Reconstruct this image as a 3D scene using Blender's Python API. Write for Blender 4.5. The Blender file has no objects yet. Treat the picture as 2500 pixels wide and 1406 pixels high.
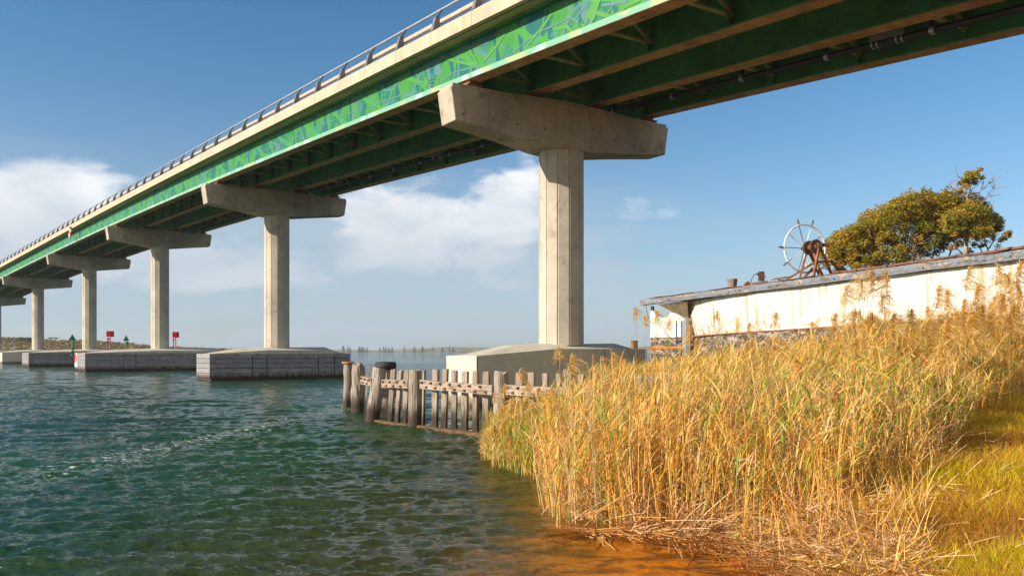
import bpy, math, random
import numpy as np
from mathutils import Vector, Matrix, noise as mnoise
random.seed(7); RG = np.random.default_rng(11)
SC = bpy.context.scene; COL = SC.collection
# ------------------------------------------------------------------ camera
HY = 1.75; F = 2062.3; HP = 858.0           # eye height (m), focal length and horizon in photo pixels (2500 wide)
cam = bpy.data.cameras.new("camera"); camo = bpy.data.objects.new("camera", cam); COL.objects.link(camo)
camo.location = (0, 0, HY); camo.rotation_euler = (math.radians(90), 0, 0)
cam.sensor_width = 36; cam.lens = 36 * F / 2500; cam.shift_y = (HP - 703) / 2500
cam.clip_start = 0.1; cam.clip_end = 9000
SC.camera = camo
# ------------------------------------------------------------------ sun, sky, exposure
SUN_AZ = math.radians(22); SUN_EL = math.radians(22)
sv = Vector((-math.cos(SUN_AZ) * math.cos(SUN_EL), -math.sin(SUN_AZ) * math.cos(SUN_EL), math.sin(SUN_EL)))
sl = bpy.data.lights.new("sun", 'SUN'); sl.energy = 5.0; sl.angle = math.radians(0.5); sl.color = (1.0, 0.88, 0.72)
so = bpy.data.objects.new("sun", sl); COL.objects.link(so); so.rotation_euler = sv.to_track_quat('Z', 'Y').to_euler()
SC.view_settings.view_transform = 'Standard'; SC.view_settings.look = 'None'
SC.view_settings.exposure = 0.62; SC.view_settings.gamma = 1.0
W = bpy.data.worlds.new("World"); SC.world = W; W.use_nodes = True

class NT:
    """tiny node helper"""
    def __init__(s, tree): s.t = tree; s.n = tree.nodes; s.l = tree.links
    def a(s, typ, props=None, **ins):
        nd = s.n.new(typ)
        for k, v in (props or {}).items(): setattr(nd, k, v)
        for k, v in ins.items():
            key = int(k[1:]) if k[0] == 'i' and k[1:].isdigit() else k.replace('_', ' ')
            s.set(nd.inputs[key], v)
        return nd
    def set(s, inp, v):
        if isinstance(v, bpy.types.NodeSocket): s.l.new(v, inp)
        elif isinstance(v, bpy.types.Node): s.l.new(v.outputs[0], inp)
        elif isinstance(v, (tuple, list)) and len(v) == 3 and inp.type == 'RGBA': inp.default_value = (*v, 1)
        else: inp.default_value = v
    def m(s, op, a, b=0.0, c=None, clamp=False):
        nd = s.a('ShaderNodeMath', {'operation': op, 'use_clamp': clamp}, i0=a, i1=b)
        if c is not None: s.set(nd.inputs[2], c)
        return nd.outputs[0]
    def mr(s, v, a, b, c=0.0, d=1.0, smooth=True):
        return s.a('ShaderNodeMapRange', {'interpolation_type': 'SMOOTHSTEP' if smooth else 'LINEAR', 'clamp': True},
                   Value=v, From_Min=a, From_Max=b, To_Min=c, To_Max=d).outputs[0]
    def mix(s, f, a, b, mode='MIX'):
        nd = s.a('ShaderNodeMix', {'data_type': 'RGBA', 'blend_type': mode})
        s.set(nd.inputs[0], f); s.set(nd.inputs[6], a); s.set(nd.inputs[7], b)
        return nd.outputs[2]
    def noise(s, vec, scale, detail=4, rough=.55, dist=0.0):
        return s.a('ShaderNodeTexNoise', None, Vector=vec, Scale=scale, Detail=detail, Roughness=rough, Distortion=dist)
    def mapv(s, vec, scale=(1, 1, 1), loc=(0, 0, 0), rot=(0, 0, 0)):
        return s.a('ShaderNodeMapping', None, Vector=vec, Scale=scale, Location=loc, Rotation=rot).outputs[0]
    def ramp(s, f, stops):
        nd = s.a('ShaderNodeValToRGB', None, Fac=f); cr = nd.color_ramp
        while len(cr.elements) < len(stops): cr.elements.new(.5)
        for e, (p, c) in zip(cr.elements, stops): e.position = p; e.color = (*c, 1)
        return nd.outputs[0]

w = NT(W.node_tree); w.n.clear()
sky = w.a('ShaderNodeTexSky', {'sky_type': 'NISHITA', 'sun_disc': False})
sky.sun_elevation = SUN_EL; sky.sun_rotation = math.atan2(sv.x, sv.y)
sky.altitude = 0; sky.air_density = 1.0; sky.dust_density = .6; sky.ozone_density = 2.2
geo = w.a('ShaderNodeNewGeometry')
vneg = w.a('ShaderNodeVectorMath', {'operation': 'SCALE'}, i0=geo.outputs['Incoming']); vneg.inputs['Scale'].default_value = -1
sep = w.a('ShaderNodeSeparateXYZ', None, Vector=vneg.outputs[0])
az = w.m('ARCTAN2', sep.outputs[0], sep.outputs[1])
el = w.m('ARCSINE', sep.outputs[2])
def pd(px, py):
    x = (px - 1250) / F; v = (HP - py) / F
    return math.atan(x), math.atan(v / math.hypot(1, x))
def blob(px, py, wx, wy, amp):
    a0, e0 = pd(px, py)
    dx = w.m('DIVIDE', w.m('SUBTRACT', az, a0), wx / F); dy = w.m('DIVIDE', w.m('SUBTRACT', el, e0), wy / F)
    r = w.m('ADD', w.m('MULTIPLY', dx, dx), w.m('MULTIPLY', dy, dy))
    return w.m('MULTIPLY', w.m('EXPONENT', w.m('MULTIPLY', r, -1.0)), amp)
cv = w.a('ShaderNodeCombineXYZ', None, X=az, Y=w.m('MULTIPLY', el, 2.1), Z=0.0).outputs[0]
n1 = w.noise(cv, 9.0, 9, .58, .35).outputs[0]
n2 = w.noise(w.mapv(cv, (1, 2.6, 1), (3.1, 1.7, 0)), 5.0, 6, .5, .2).outputs[0]
cumulus = [(-60, 520, 330, 120, .62), (160, 530, 130, 75, .35), (1010, 535, 165, 85, .46), (1240, 520, 90, 125, .42), (880, 540, 90, 60, .18),
           (1090, 590, 260, 90, .16), (1640, 640, 70, 30, .16), (2490, 590, 60, 60, .22), (1500, 540, 170, 60, .17), (1330, 450, 70, 60, .16), (560, 690, 200, 40, .26), (900, 640, 300, 45, .26), (480, 600, 220, 40, .16), (1150, 700, 260, 30, .18), (300, 640, 260, 60, .3), (1290, 400, 50, 70, .15)]
tot = None
for b in cumulus:
    q_ = blob(*b); tot = q_ if tot is None else w.m('ADD', tot, q_)
dens = w.mr(w.m('ADD', tot, w.m('MULTIPLY', w.m('SUBTRACT', n1, .5), 1.15)), .18, .48)
veil = None
for b in [(350, 730, 720, 210, 1.15), (1050, 690, 460, 170, .95), (60, 620, 420, 170, .6), (1750, 770, 1150, 140, .9), (1250, 620, 500, 160, .45)]:
    q_ = blob(*b); veil = q_ if veil is None else w.m('ADD', veil, q_)
veil = w.m('MULTIPLY', veil, w.mr(n2, .3, .68, .35, 1.1), clamp=True)
lit = w.mr(w.noise(w.mapv(cv, (1, 1, 1), (.02, -.045, 0)), 9.0, 7, .55, .35).outputs[0], .36, .66, 1.0, 0.0)
top = w.mr(el, .09, .21)                       # the low bases of the clouds are greyer than their tops
shade = w.m('MULTIPLY', w.m('ADD', w.m('MULTIPLY', lit, .5), .5), w.m('ADD', w.m('MULTIPLY', top, .75), .25), clamp=True)
ccol = w.mix(shade, (3.9, 4.6, 5.4), (9.0, 8.9, 8.9))
grad = w.mr(el, 0.0, .47, 0.0, 1.0, False)
tint = w.ramp(grad, [(0, (.78, .93, 1.12)), (.35, (.80, .98, 1.10)), (.7, (.56, .93, 1.10)), (1, (.40, .80, 1.02))])
skyc = w.mix(1.0, sky.outputs[0], tint, 'MULTIPLY')
veiled = w.mix(w.m('MULTIPLY', veil, .8), skyc, (3.8, 4.65, 5.5))
front = w.mix(w.m('MULTIPLY', dens, .9), veiled, ccol)
# unseen bright broken cloud added behind the viewer as warm fill light
back_fill = w.m('MULTIPLY', w.mr(sep.outputs[1], .05, -.45), w.mr(w.noise(vneg.outputs[0], 2.6, 7, .6, .3).outputs[0], .36, .58, .25, 1.0))
back_fill = w.m('MULTIPLY', back_fill, w.mr(el, -.02, .08))
final = w.mix(w.m('MULTIPLY', back_fill, .9), front, (7.2, 6.6, 5.9))
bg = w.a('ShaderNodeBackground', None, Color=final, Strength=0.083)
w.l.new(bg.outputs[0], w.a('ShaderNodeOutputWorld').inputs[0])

# ------------------------------------------------------------------ materials
def mat(name):
    m = bpy.data.materials.new(name); m.use_nodes = True; t = NT(m.node_tree); t.n.clear()
    out = t.a('ShaderNodeOutputMaterial'); b = t.a('ShaderNodeBsdfPrincipled'); t.l.new(b.outputs[0], out.inputs[0])
    t.b = b; t.out = out
    t.obj = t.a('ShaderNodeTexCoord').outputs['Object']; t.uv = t.a('ShaderNodeTexCoord').outputs['UV']
    t.pos = t.a('ShaderNodeNewGeometry').outputs['Position']
    return m, t
def bump(t, h, dist=.01, strength=1.0):
    b = t.a('ShaderNodeBump', None, Strength=strength, Distance=dist, Height=h); t.l.new(b.outputs[0], t.b.inputs['Normal'])

def concrete(name, light, dark, stain=(.10, .075, .05), sc=1.0, amount=.5, rust=0.0, joint=None, tide=None):
    m, t = mat(name)
    big = t.noise(t.pos, .55 * sc, 6, .6).outputs[0]
    fine = t.noise(t.pos, 9 * sc, 6, .7).outputs[0]
    c = t.mix(t.mr(big, .3, .7), light, dark)
    c = t.mix(t.mr(fine, .35, .8, 0, .35), c, tuple(x * .55 for x in dark))
    st = t.noise(t.mapv(t.pos, (3.5, 3.5, .35)), 1.3 * sc, 5, .65).outputs[0]
    c = t.mix(t.mr(st, .56, .84, 0, amount * .6), c, stain)
    blot = t.noise(t.pos, 1.7 * sc, 8, .75, .4).outputs[0]
    c = t.mix(t.mr(blot, .52, .70, 0, amount * .6), c, stain)
    if rust:
        rs = t.noise(t.mapv(t.pos, (2.4, 2.4, .18), (7, 3, 1)), 1.9, 4, .6).outputs[0]
        c = t.mix(t.mr(rs, .5, .74, 0, rust), c, (.55, .25, .09))
    if tide:
        zz = t.m('ADD', t.a('ShaderNodeSeparateXYZ', None, Vector=t.pos).outputs[2], t.m('MULTIPLY', t.m('SUBTRACT', t.noise(t.mapv(t.pos, (4, 4, .6)), 1.5, 5, .7).outputs[0], .5), .5))
        c = t.mix(t.mr(zz, tide * .5, tide, .85, 0), c, (.16, .10, .045)); c = t.mix(t.mr(zz, tide * .15, tide * .4, .9, 0), c, (.03, .025, .015))
    if joint:
        u = t.a('ShaderNodeSeparateXYZ', None, Vector=t.uv).outputs[0]
        fr_ = t.m('FRACT', t.m('DIVIDE', u, joint)); d = t.m('ABSOLUTE', t.m('SUBTRACT', fr_, .5))
        c = t.mix(t.mr(d, .0, .009, 1, 0), c, (.14, .08, .04))
    t.set(t.b.inputs['Base Color'], c); t.b.inputs['Roughness'].default_value = .85
    pits = t.noise(t.pos, 26 * sc, 4, .8).outputs[0]
    bump(t, t.m('ADD', t.m('MULTIPLY', fine, .6), t.m('MULTIPLY', pits, .4)), .012, .6)
    return m
M = {}
M['pier'] = concrete('pier_concrete', (.55, .50, .41), (.39, .35, .285), (.13, .10, .065), 1.0, .75)
M['cap'] = concrete('crosshead_concrete', (.46, .40, .32), (.30, .255, .20), (.055, .04, .028), 1.0, 1.0)
M['base'] = concrete('pile_cap_concrete', (.60, .55, .455), (.50, .46, .375), (.20, .16, .11), .8, .5, tide=.45)
M['fascia'] = concrete('fascia_concrete', (.62, .45, .335), (.50, .36, .27), (.20, .12, .07), 1.4, .5, .55, 2.7)
M['soffit'] = concrete('soffit_concrete', (.62, .46, .22), (.46, .34, .16), (.09, .06, .03), 1.2, .6)

def simple(name, col, rough=.6, metal=0.0, var=.25, sc=4.0, bmp=.003, rustc=None, rusta=0.0):
    m, t = mat(name)
    n = t.noise(t.pos, sc, 6, .65).outputs[0]
    c = t.mix(t.mr(n, .3, .7), tuple(x * (1 - var) for x in col), tuple(min(1, x * (1 + var)) for x in col))
    if rustc:
        r = t.noise(t.pos, sc * .8, 8, .75, .3).outputs[0]
        c = t.mix(t.mr(r, .60 - rusta * .25, .72 - rusta * .2), c, rustc)
    t.set(t.b.inputs['Base Color'], c); t.b.inputs['Roughness'].default_value = rough; t.b.inputs['Metallic'].default_value = metal
    bump(t, n, bmp, .7)
    return m
M['green'] = simple('green_girder_paint', (.048, .20, .07), .5, 0, .3, 1.2, .002)
M['flange'] = simple('weathered_flange', (.38, .23, .08), .65, 0, .3, 2.0, .003, (.24, .09, .03), .3)
M['frame'] = simple('cross_frame_paint', (.26, .30, .12), .6, 0, .3, 3.0, .002, (.12, .07, .03), .2)
M['dark'] = simple('dark_steel', (.035, .035, .045), .55, .2, .3)
M['blackpipe'] = simple('black_pipe', (.018, .015, .014), .5)
M['galv'] = simple('galvanised_steel', (.40, .42, .45), .45, .6, .15, 6)
M['rail'] = simple('painted_rail', (.36, .38, .42), .5, .2, .15, 5)
M['mid_rail'] = simple('sandy_rail', (.42, .33, .25), .6, 0, .15, 5)
M['post'] = simple('grey_post_paint', (.13, .145, .17), .55, 0, .25, 5)
M['rust'] = simple('rusty_iron', (.20, .075, .028), .8, .1, .5, 7, .006, (.32, .15, .06), .4)
M['rust_dark'] = simple('dark_rusty_iron', (.11, .05, .026), .8, .1, .5, 9, .006)
M['orange_rust'] = simple('orange_rust', (.45, .17, .04), .85, 0, .5, 9, .006)
M['tyre'] = simple('tyre_rubber', (.022, .022, .024), .75, 0, .4, 12, .006)
M['red'] = simple('red_marker_paint', (.62, .008, .012), .45, 0, .1)
M['navgreen'] = simple('green_marker_paint', (.0, .19, .085), .45, 0, .15)
M['white'] = simple('white_board', (.80, .80, .80), .5, 0, .05)
M['black'] = simple('black_letter', (.02, .02, .02), .6)
M['blue'] = simple('pale_blue_print', (.36, .44, .60), .6)
M['whitepaint'] = simple('white_iron_paint', (.74, .70, .63), .6, 0, .1, 6, .003, (.42, .2, .07), .25)

def wood(name, a, b, dark, sc=1.0, axis='z', wet=None, orange=0.0):
    m, t = mat(name)
    s = {'z': (9, 9, .7), 'x': (.7, 9, 9), 'y': (9, .7, 9)}[axis]
    src = t.obj
    g = t.noise(t.mapv(src, s), 2.6 * sc, 7, .7, .6).outputs[0]
    g2 = t.noise(t.mapv(src, tuple(x * 2.4 for x in s)), 3.0 * sc, 4, .7).outputs[0]
    blot = t.noise(src, 2.2, 4, .6).outputs[0]
    info = t.a('ShaderNodeObjectInfo').outputs['Random']
    c = t.mix(t.mr(blot, .3, .7), a, b)
    c = t.mix(t.mr(info, 0, 1, 0, .35, False), c, tuple(x * .55 for x in b))
    c = t.mix(t.mr(g, .47, .62, .0, .85), c, dark)
    c = t.mix(t.mr(g2, .55, .75, 0, .5), c, tuple(x * .6 for x in dark))
    if orange:
        o = t.noise(src, 5, 5, .7).outputs[0]; c = t.mix(t.mr(o, .4, .6, 0, orange), c, (.34, .15, .03))
    if wet is not None:
        z = t.a('ShaderNodeSeparateXYZ', None, Vector=t.pos).outputs[2]
        zz = t.m('ADD', z, t.m('MULTIPLY', t.m('SUBTRACT', t.noise(t.mapv(t.pos, (5, 5, 1)), 2, 4, .7).outputs[0], .5), .7))
        c = t.mix(t.mr(zz, wet * .35, wet, 1, 0), c, (.05, .032, .018))
    t.set(t.b.inputs['Base Color'], c); t.b.inputs['Roughness'].default_value = .88
    bump(t, t.m('ADD', g, t.m('MULTIPLY', g2, .4)), .02, .9)
    return m
M['timber'] = wood('weathered_timber', (.40, .34, .28), (.30, .25, .20), (.11, .08, .06), 1.0, 'z', .55)
M['timber_pale'] = wood('pale_weathered_timber', (.46, .38, .31), (.36, .29, .23), (.15, .10, .07), 1.0, 'z', .65)
M['timber_rail'] = wood('timber_rail', (.44, .36, .29), (.34, .27, .21), (.12, .085, .06), 1.0, 'x')
M['timber_dark'] = wood('dark_wet_timber', (.07, .05, .035), (.05, .035, .025), (.02, .015, .01), 1.0, 'x')
M['timber_wale'] = wood('rusty_wale', (.11, .07, .035), (.08, .05, .025), (.03, .02, .012), 1.0, 'x', None, .35)
M['fender'] = wood('fender_boards', (.36, .35, .36), (.26, .255, .27), (.10, .098, .10), .8, 'x', .5)
M['stump'] = wood('stump_wood', (.30, .25, .22), (.22, .18, .15), (.08, .06, .05), 1.2, 'z')

# mural on the outer girder
m, t = mat('mural_paint')
uvn = t.a('ShaderNodeVectorMath', {'operation': 'ADD'}, i0=t.uv)
wv = t.noise(t.uv, .9, 2, .5); t.set(uvn.inputs[1], t.a('ShaderNodeVectorMath', {'operation': 'SCALE'}, i0=wv.outputs['Color']).outputs[0])
uvn.inputs[1].links[0].from_node.inputs['Scale'].default_value = .45
wuv = uvn.outputs[0]
base = t.mix(t.mr(t.noise(t.uv, .7, 3, .5).outputs[0], .38, .62), (.0, .105, .10), (.0, .16, .03))
base = t.mix(t.mr(t.noise(t.mapv(t.uv, (1, 1, 1), (9, 2, 0)), .8, 2, .5).outputs[0], .52, .66), base, (.03, .16, .13))
gr = t.mix(t.noise(t.uv, 1.1, 2, .5).outputs[0], (.006, .17, .014), (.060, .26, .040))
def band(ang, sc_, dist, lo, off):
    wv2 = t.a('ShaderNodeTexWave', {'wave_type': 'BANDS', 'bands_direction': 'X', 'wave_profile': 'TRI'}, Vector=t.mapv(wuv, (1, 1, 1), (off, off * .7, 0), (0, 0, ang)), Scale=sc_, Distortion=dist, Detail=.6, Detail_Scale=.5)
    return t.mr(wv2.outputs[1], lo, lo + .02)
msk = t.noise(t.mapv(t.uv, (1, 1, 1), (4, 8, 0)), .35, 1, .4).outputs[0]
c = t.mix(t.m('MULTIPLY', band(.75, .17, 1.6, .56, 0), t.mr(msk, .38, .42)), base, gr)
c = t.mix(t.m('MULTIPLY', band(-.85, .15, 1.8, .64, 3.3), t.mr(msk, .62, .58)), c, gr)
c = t.mix(band(.30, .23, 2.0, .84, 5.1), c, (.0, .10, .10))
c = t.mix(band(1.15, .21, 1.2, .86, 7.7), c, (.035, .25, .03))
c = t.mix(band(-.5, .29, 1.4, .91, 2.2), c, (.045, .24, .02))
vor = t.a('ShaderNodeTexVoronoi', {'feature': 'DISTANCE_TO_EDGE'}, Vector=t.mapv(wuv, (.6, .9, 1)), Scale=.42)
c = t.mix(t.mr(vor.outputs[0], .011, .016, 1, 0), c, (.07, .18, .19))
shade_p = t.noise(t.uv, 2.2, 2, .5).outputs[0]
c = t.mix(t.mr(shade_p, .58, .62, 0, .55), c, (.03, .20, .17))
t.set(t.b.inputs['Base Color'], c); t.b.inputs['Roughness'].default_value = .45
M['mural'] = m
m, t = mat('mural_flange_paint')
n = t.noise(t.mapv(t.uv, (1, .6, 1)), .8, 1, .4).outputs[0]
c = t.mix(t.mr(n, .54, .57), (.16, .36, .25), (.29, .38, .20)); n2_ = t.noise(t.mapv(t.uv, (1, .6, 1), (5, 5, 0)), 1.1, 1, .4).outputs[0]
c = t.mix(t.mr(n2_, .60, .62), c, (.30, .46, .43))
t.set(t.b.inputs['Base Color'], c); t.b.inputs['Roughness'].default_value = .5; M['mural_flange'] = m

# hull paint: white with rust dribbles, black lower planks peeling to grey wood, blue grey rail
m, t = mat('hull_white_paint')
c = t.mix(t.mr(t.noise(t.pos, .8, 5, .6).outputs[0], .3, .7), (.64, .66, .62), (.52, .54, .50))
st = t.noise(t.mapv(t.pos, (2.6, 2.6, .16)), 2.0, 4, .6).outputs[0]
c = t.mix(t.mr(st, .54, .66, 0, .7), c, (.42, .25, .10)); c = t.mix(t.mr(t.noise(t.mapv(t.pos, (1, 1, .5)), 1.3, 7, .75).outputs[0], .55, .68, 0, .5), c, (.33, .33, .28))
sp = t.noise(t.pos, 5.5, 5, .7).outputs[0]
z = t.a('ShaderNodeSeparateXYZ', None, Vector=t.pos).outputs[2]
low = t.mr(z, 2.35, 2.85, 1, 0)
c = t.mix(t.m('MULTIPLY', t.mr(sp, .53, .60), low), c, (.42, .20, .05))
c = t.mix(t.mr(t.noise(t.pos, 7, 3, .6).outputs[0], .735, .755), c, (.20, .11, .06))
t.set(t.b.inputs['Base Color'], c); t.b.inputs['Roughness'].default_value = .5
bump(t, t.noise(t.pos, 1.6, 3, .5).outputs[0], .03, .35); M['hull_white'] = m
def peel(name, paint, woodc, darkc, cov=.5, axis=(.8, .8, 9)):
    m, t = mat(name)
    g = t.noise(t.mapv(t.pos, axis), 1.6, 7, .72, .5).outputs[0]
    wd = t.mix(t.mr(g, .42, .6), woodc, darkc)
    p = t.noise(t.mapv(t.pos, (1.5, 1.5, 2.6)), 2.4, 8, .75, .4).outputs[0]
    c = t.mix(t.mr(p, cov - .03, cov + .03), paint, wd)
    t.set(t.b.inputs['Base Color'], c); t.b.inputs['Roughness'].default_value = .8
    bump(t, t.m('ADD', g, t.mr(p, cov - .03, cov + .03, 0, .6)), .012, .9)
    return m
M['hull_black'] = peel('peeling_black_hull', (.045, .038, .034), (.36, .30, .25), (.14, .105, .08), .50)
M['hull_rail'] = peel('blue_grey_rail', (.15, .18, .23), (.34, .29, .24), (.09, .07, .055), .51)
M['deck_rust'] = peel('rusty_deck_sheet', (.17, .075, .045), (.26, .14, .08), (.06, .035, .025), .52)
M['bracket'] = simple('stained_bracket_wood', (.16, .12, .07), .8, 0, .35, 5, .006)

def blade_mat(name, stops, transl=.25, rough=.55):
    m, t = mat(name)
    at = t.a('ShaderNodeAttribute', {'attribute_name': 'tint'}).outputs['Fac']
    c = t.ramp(at, stops)
    c = t.mix(t.mr(t.noise(t.pos, 14, 3, .6).outputs[0], .4, .8, 0, .25), c, (.12, .065, .02))
    t.set(t.b.inputs['Base Color'], c); t.b.inputs['Roughness'].default_value = rough
    tr = t.a('ShaderNodeBsdfTranslucent', None, Color=c); mx = t.a('ShaderNodeMixShader', None, i0=transl, i1=t.b.outputs[0], i2=tr.outputs[0])
    t.l.new(mx.outputs[0], t.out.inputs[0])
    return m
M['reed'] = blade_mat('reed_blades', [(0, (.84, .58, .25)), (.22, (.90, .54, .11)), (.42, (.82, .38, .03)), (.56, (.56, .43, .28)), (.68, (.34, .19, .07)), (.78, (.38, .42, .03)), (.92, (.16, .30, .02)), (1, (.07, .17, .015))], .2)
M['plume'] = blade_mat('reed_plumes', [(0, (.80, .50, .10)), (.5, (.86, .62, .22)), (1, (.68, .42, .14))], .4)
M['grass'] = blade_mat('bank_grass', [(0, (.16, .32, .01)), (.25, (.50, .58, .012)), (.5, (.86, .70, .02)), (.75, (.88, .54, .025)), (1, (.55, .28, .05))], .4)
M['litter'] = blade_mat('straw_litter', [(0, (.76, .54, .32)), (.4, (.64, .40, .17)), (.7, (.55, .24, .05)), (1, (.28, .15, .06))], .1)
M['leaf'] = blade_mat('gum_leaves', [(0, (.09, .12, .012)), (.35, (.20, .22, .012)), (.58, (.36, .28, .012)), (.85, (.50, .24, .012)), (1, (.26, .11, .02))], .3)
M['pine'] = blade_mat('pine_foliage', [(0, (.02, .035, .025)), (1, (.04, .055, .03))], .05)
M['scrub'] = blade_mat('scrub_foliage', [(0, (.06, .10, .02)), (.4, (.20, .18, .03)), (.7, (.36, .19, .05)), (1, (.30, .13, .06))], .15)
M['bark'] = simple('pale_gum_bark', (.30, .22, .18), .8, 0, .35, 3, .01)
M['bark_dark'] = simple('brown_bark', (.20, .13, .08), .85, 0, .35, 3, .01)
m, t = mat('bank_soil')
c = t.mix(t.mr(t.noise(t.pos, 1.2, 6, .6).outputs[0], .3, .7), (.17, .095, .03), (.26, .16, .05))
c = t.mix(t.mr(t.noise(t.pos, 12, 5, .7).outputs[0], .45, .7), c, (.05, .032, .012))
t.set(t.b.inputs['Base Color'], c); t.b.inputs['Roughness'].default_value = .9; bump(t, t.noise(t.pos, 20, 5, .7).outputs[0], .03); M['soil'] = m
m, t = mat('far_shore_ground')
c = t.mix(t.mr(t.noise(t.mapv(t.pos, (1, .3, 3)), .03, 6, .7).outputs[0], .35, .65), (.13, .14, .055), (.34, .28, .15))
c = t.mix(t.mr(t.noise(t.pos, .12, 5, .7).outputs[0], .45, .6), c, (.09, .10, .045))
t.set(t.b.inputs['Base Color'], c); t.b.inputs['Roughness'].default_value = .95; M['far'] = m
m, t = mat('scrub_hill_ground')
c = t.mix(t.mr(t.noise(t.pos, .25, 6, .7).outputs[0], .35, .65), (.24, .15, .06), (.16, .14, .05))
c = t.mix(t.mr(t.noise(t.pos, .6, 5, .7).outputs[0], .52, .66), c, (.30, .26, .22))
t.set(t.b.inputs['Base Color'], c); t.b.inputs['Roughness'].default_value = .95; M['hill'] = m

# ------------------------------------------------------------------ object helpers
def mesh_obj(name, verts, faces, mats=None, parent=None, uvs=None, fmat=None, smooth=False, tint=None):
    me = bpy.data.meshes.new(name)
    verts = np.asarray(verts, dtype=np.float32).reshape(-1, 3)
    if isinstance(faces, np.ndarray):
        n, k = faces.shape
        me.vertices.add(len(verts)); me.vertices.foreach_set('co', verts.ravel())
        me.loops.add(n * k); me.loops.foreach_set('vertex_index', faces.astype(np.int32).ravel())
        me.polygons.add(n); me.polygons.foreach_set('loop_start', np.arange(0, n * k, k, dtype=np.int32))
        me.update(calc_edges=True); me.validate()
    else:
        me.from_pydata([tuple(map(float, v)) for v in verts], [], faces)
    for m_ in (mats or []): me.materials.append(m_)
    if fmat is not None: me.polygons.foreach_set('material_index', np.asarray(fmat, dtype=np.int32))
    if smooth: me.polygons.foreach_set('use_smooth', np.ones(len(me.polygons), dtype=bool))
    if uvs is not None:
        ul = me.uv_layers.new(name='UVMap'); li = np.empty(len(me.loops), dtype=np.int32); me.loops.foreach_get('vertex_index', li)
        ul.data.foreach_set('uv', np.asarray(uvs, dtype=np.float32)[li].ravel())
    if tint is not None:
        at = me.attributes.new('tint', 'FLOAT', 'POINT'); at.data.foreach_set('value', np.asarray(tint, dtype=np.float32))
    me.update()
    o = bpy.data.objects.new(name, me); COL.objects.link(o)
    if parent: o.parent = parent
    return o
def tag(o, label=None, cat=None, group=None, kind=None):
    if label: o['label'] = label
    if cat: o['category'] = cat
    if group: o['group'] = group
    if kind: o['kind'] = kind
    return o
def thing(name, label, cat, loc=(0, 0, 0), rz=0.0, group=None):
    o = bpy.data.objects.new(name, None); COL.objects.link(o); o.location = loc; o.rotation_euler = (0, 0, rz)
    return tag(o, label, cat, group)

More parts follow.
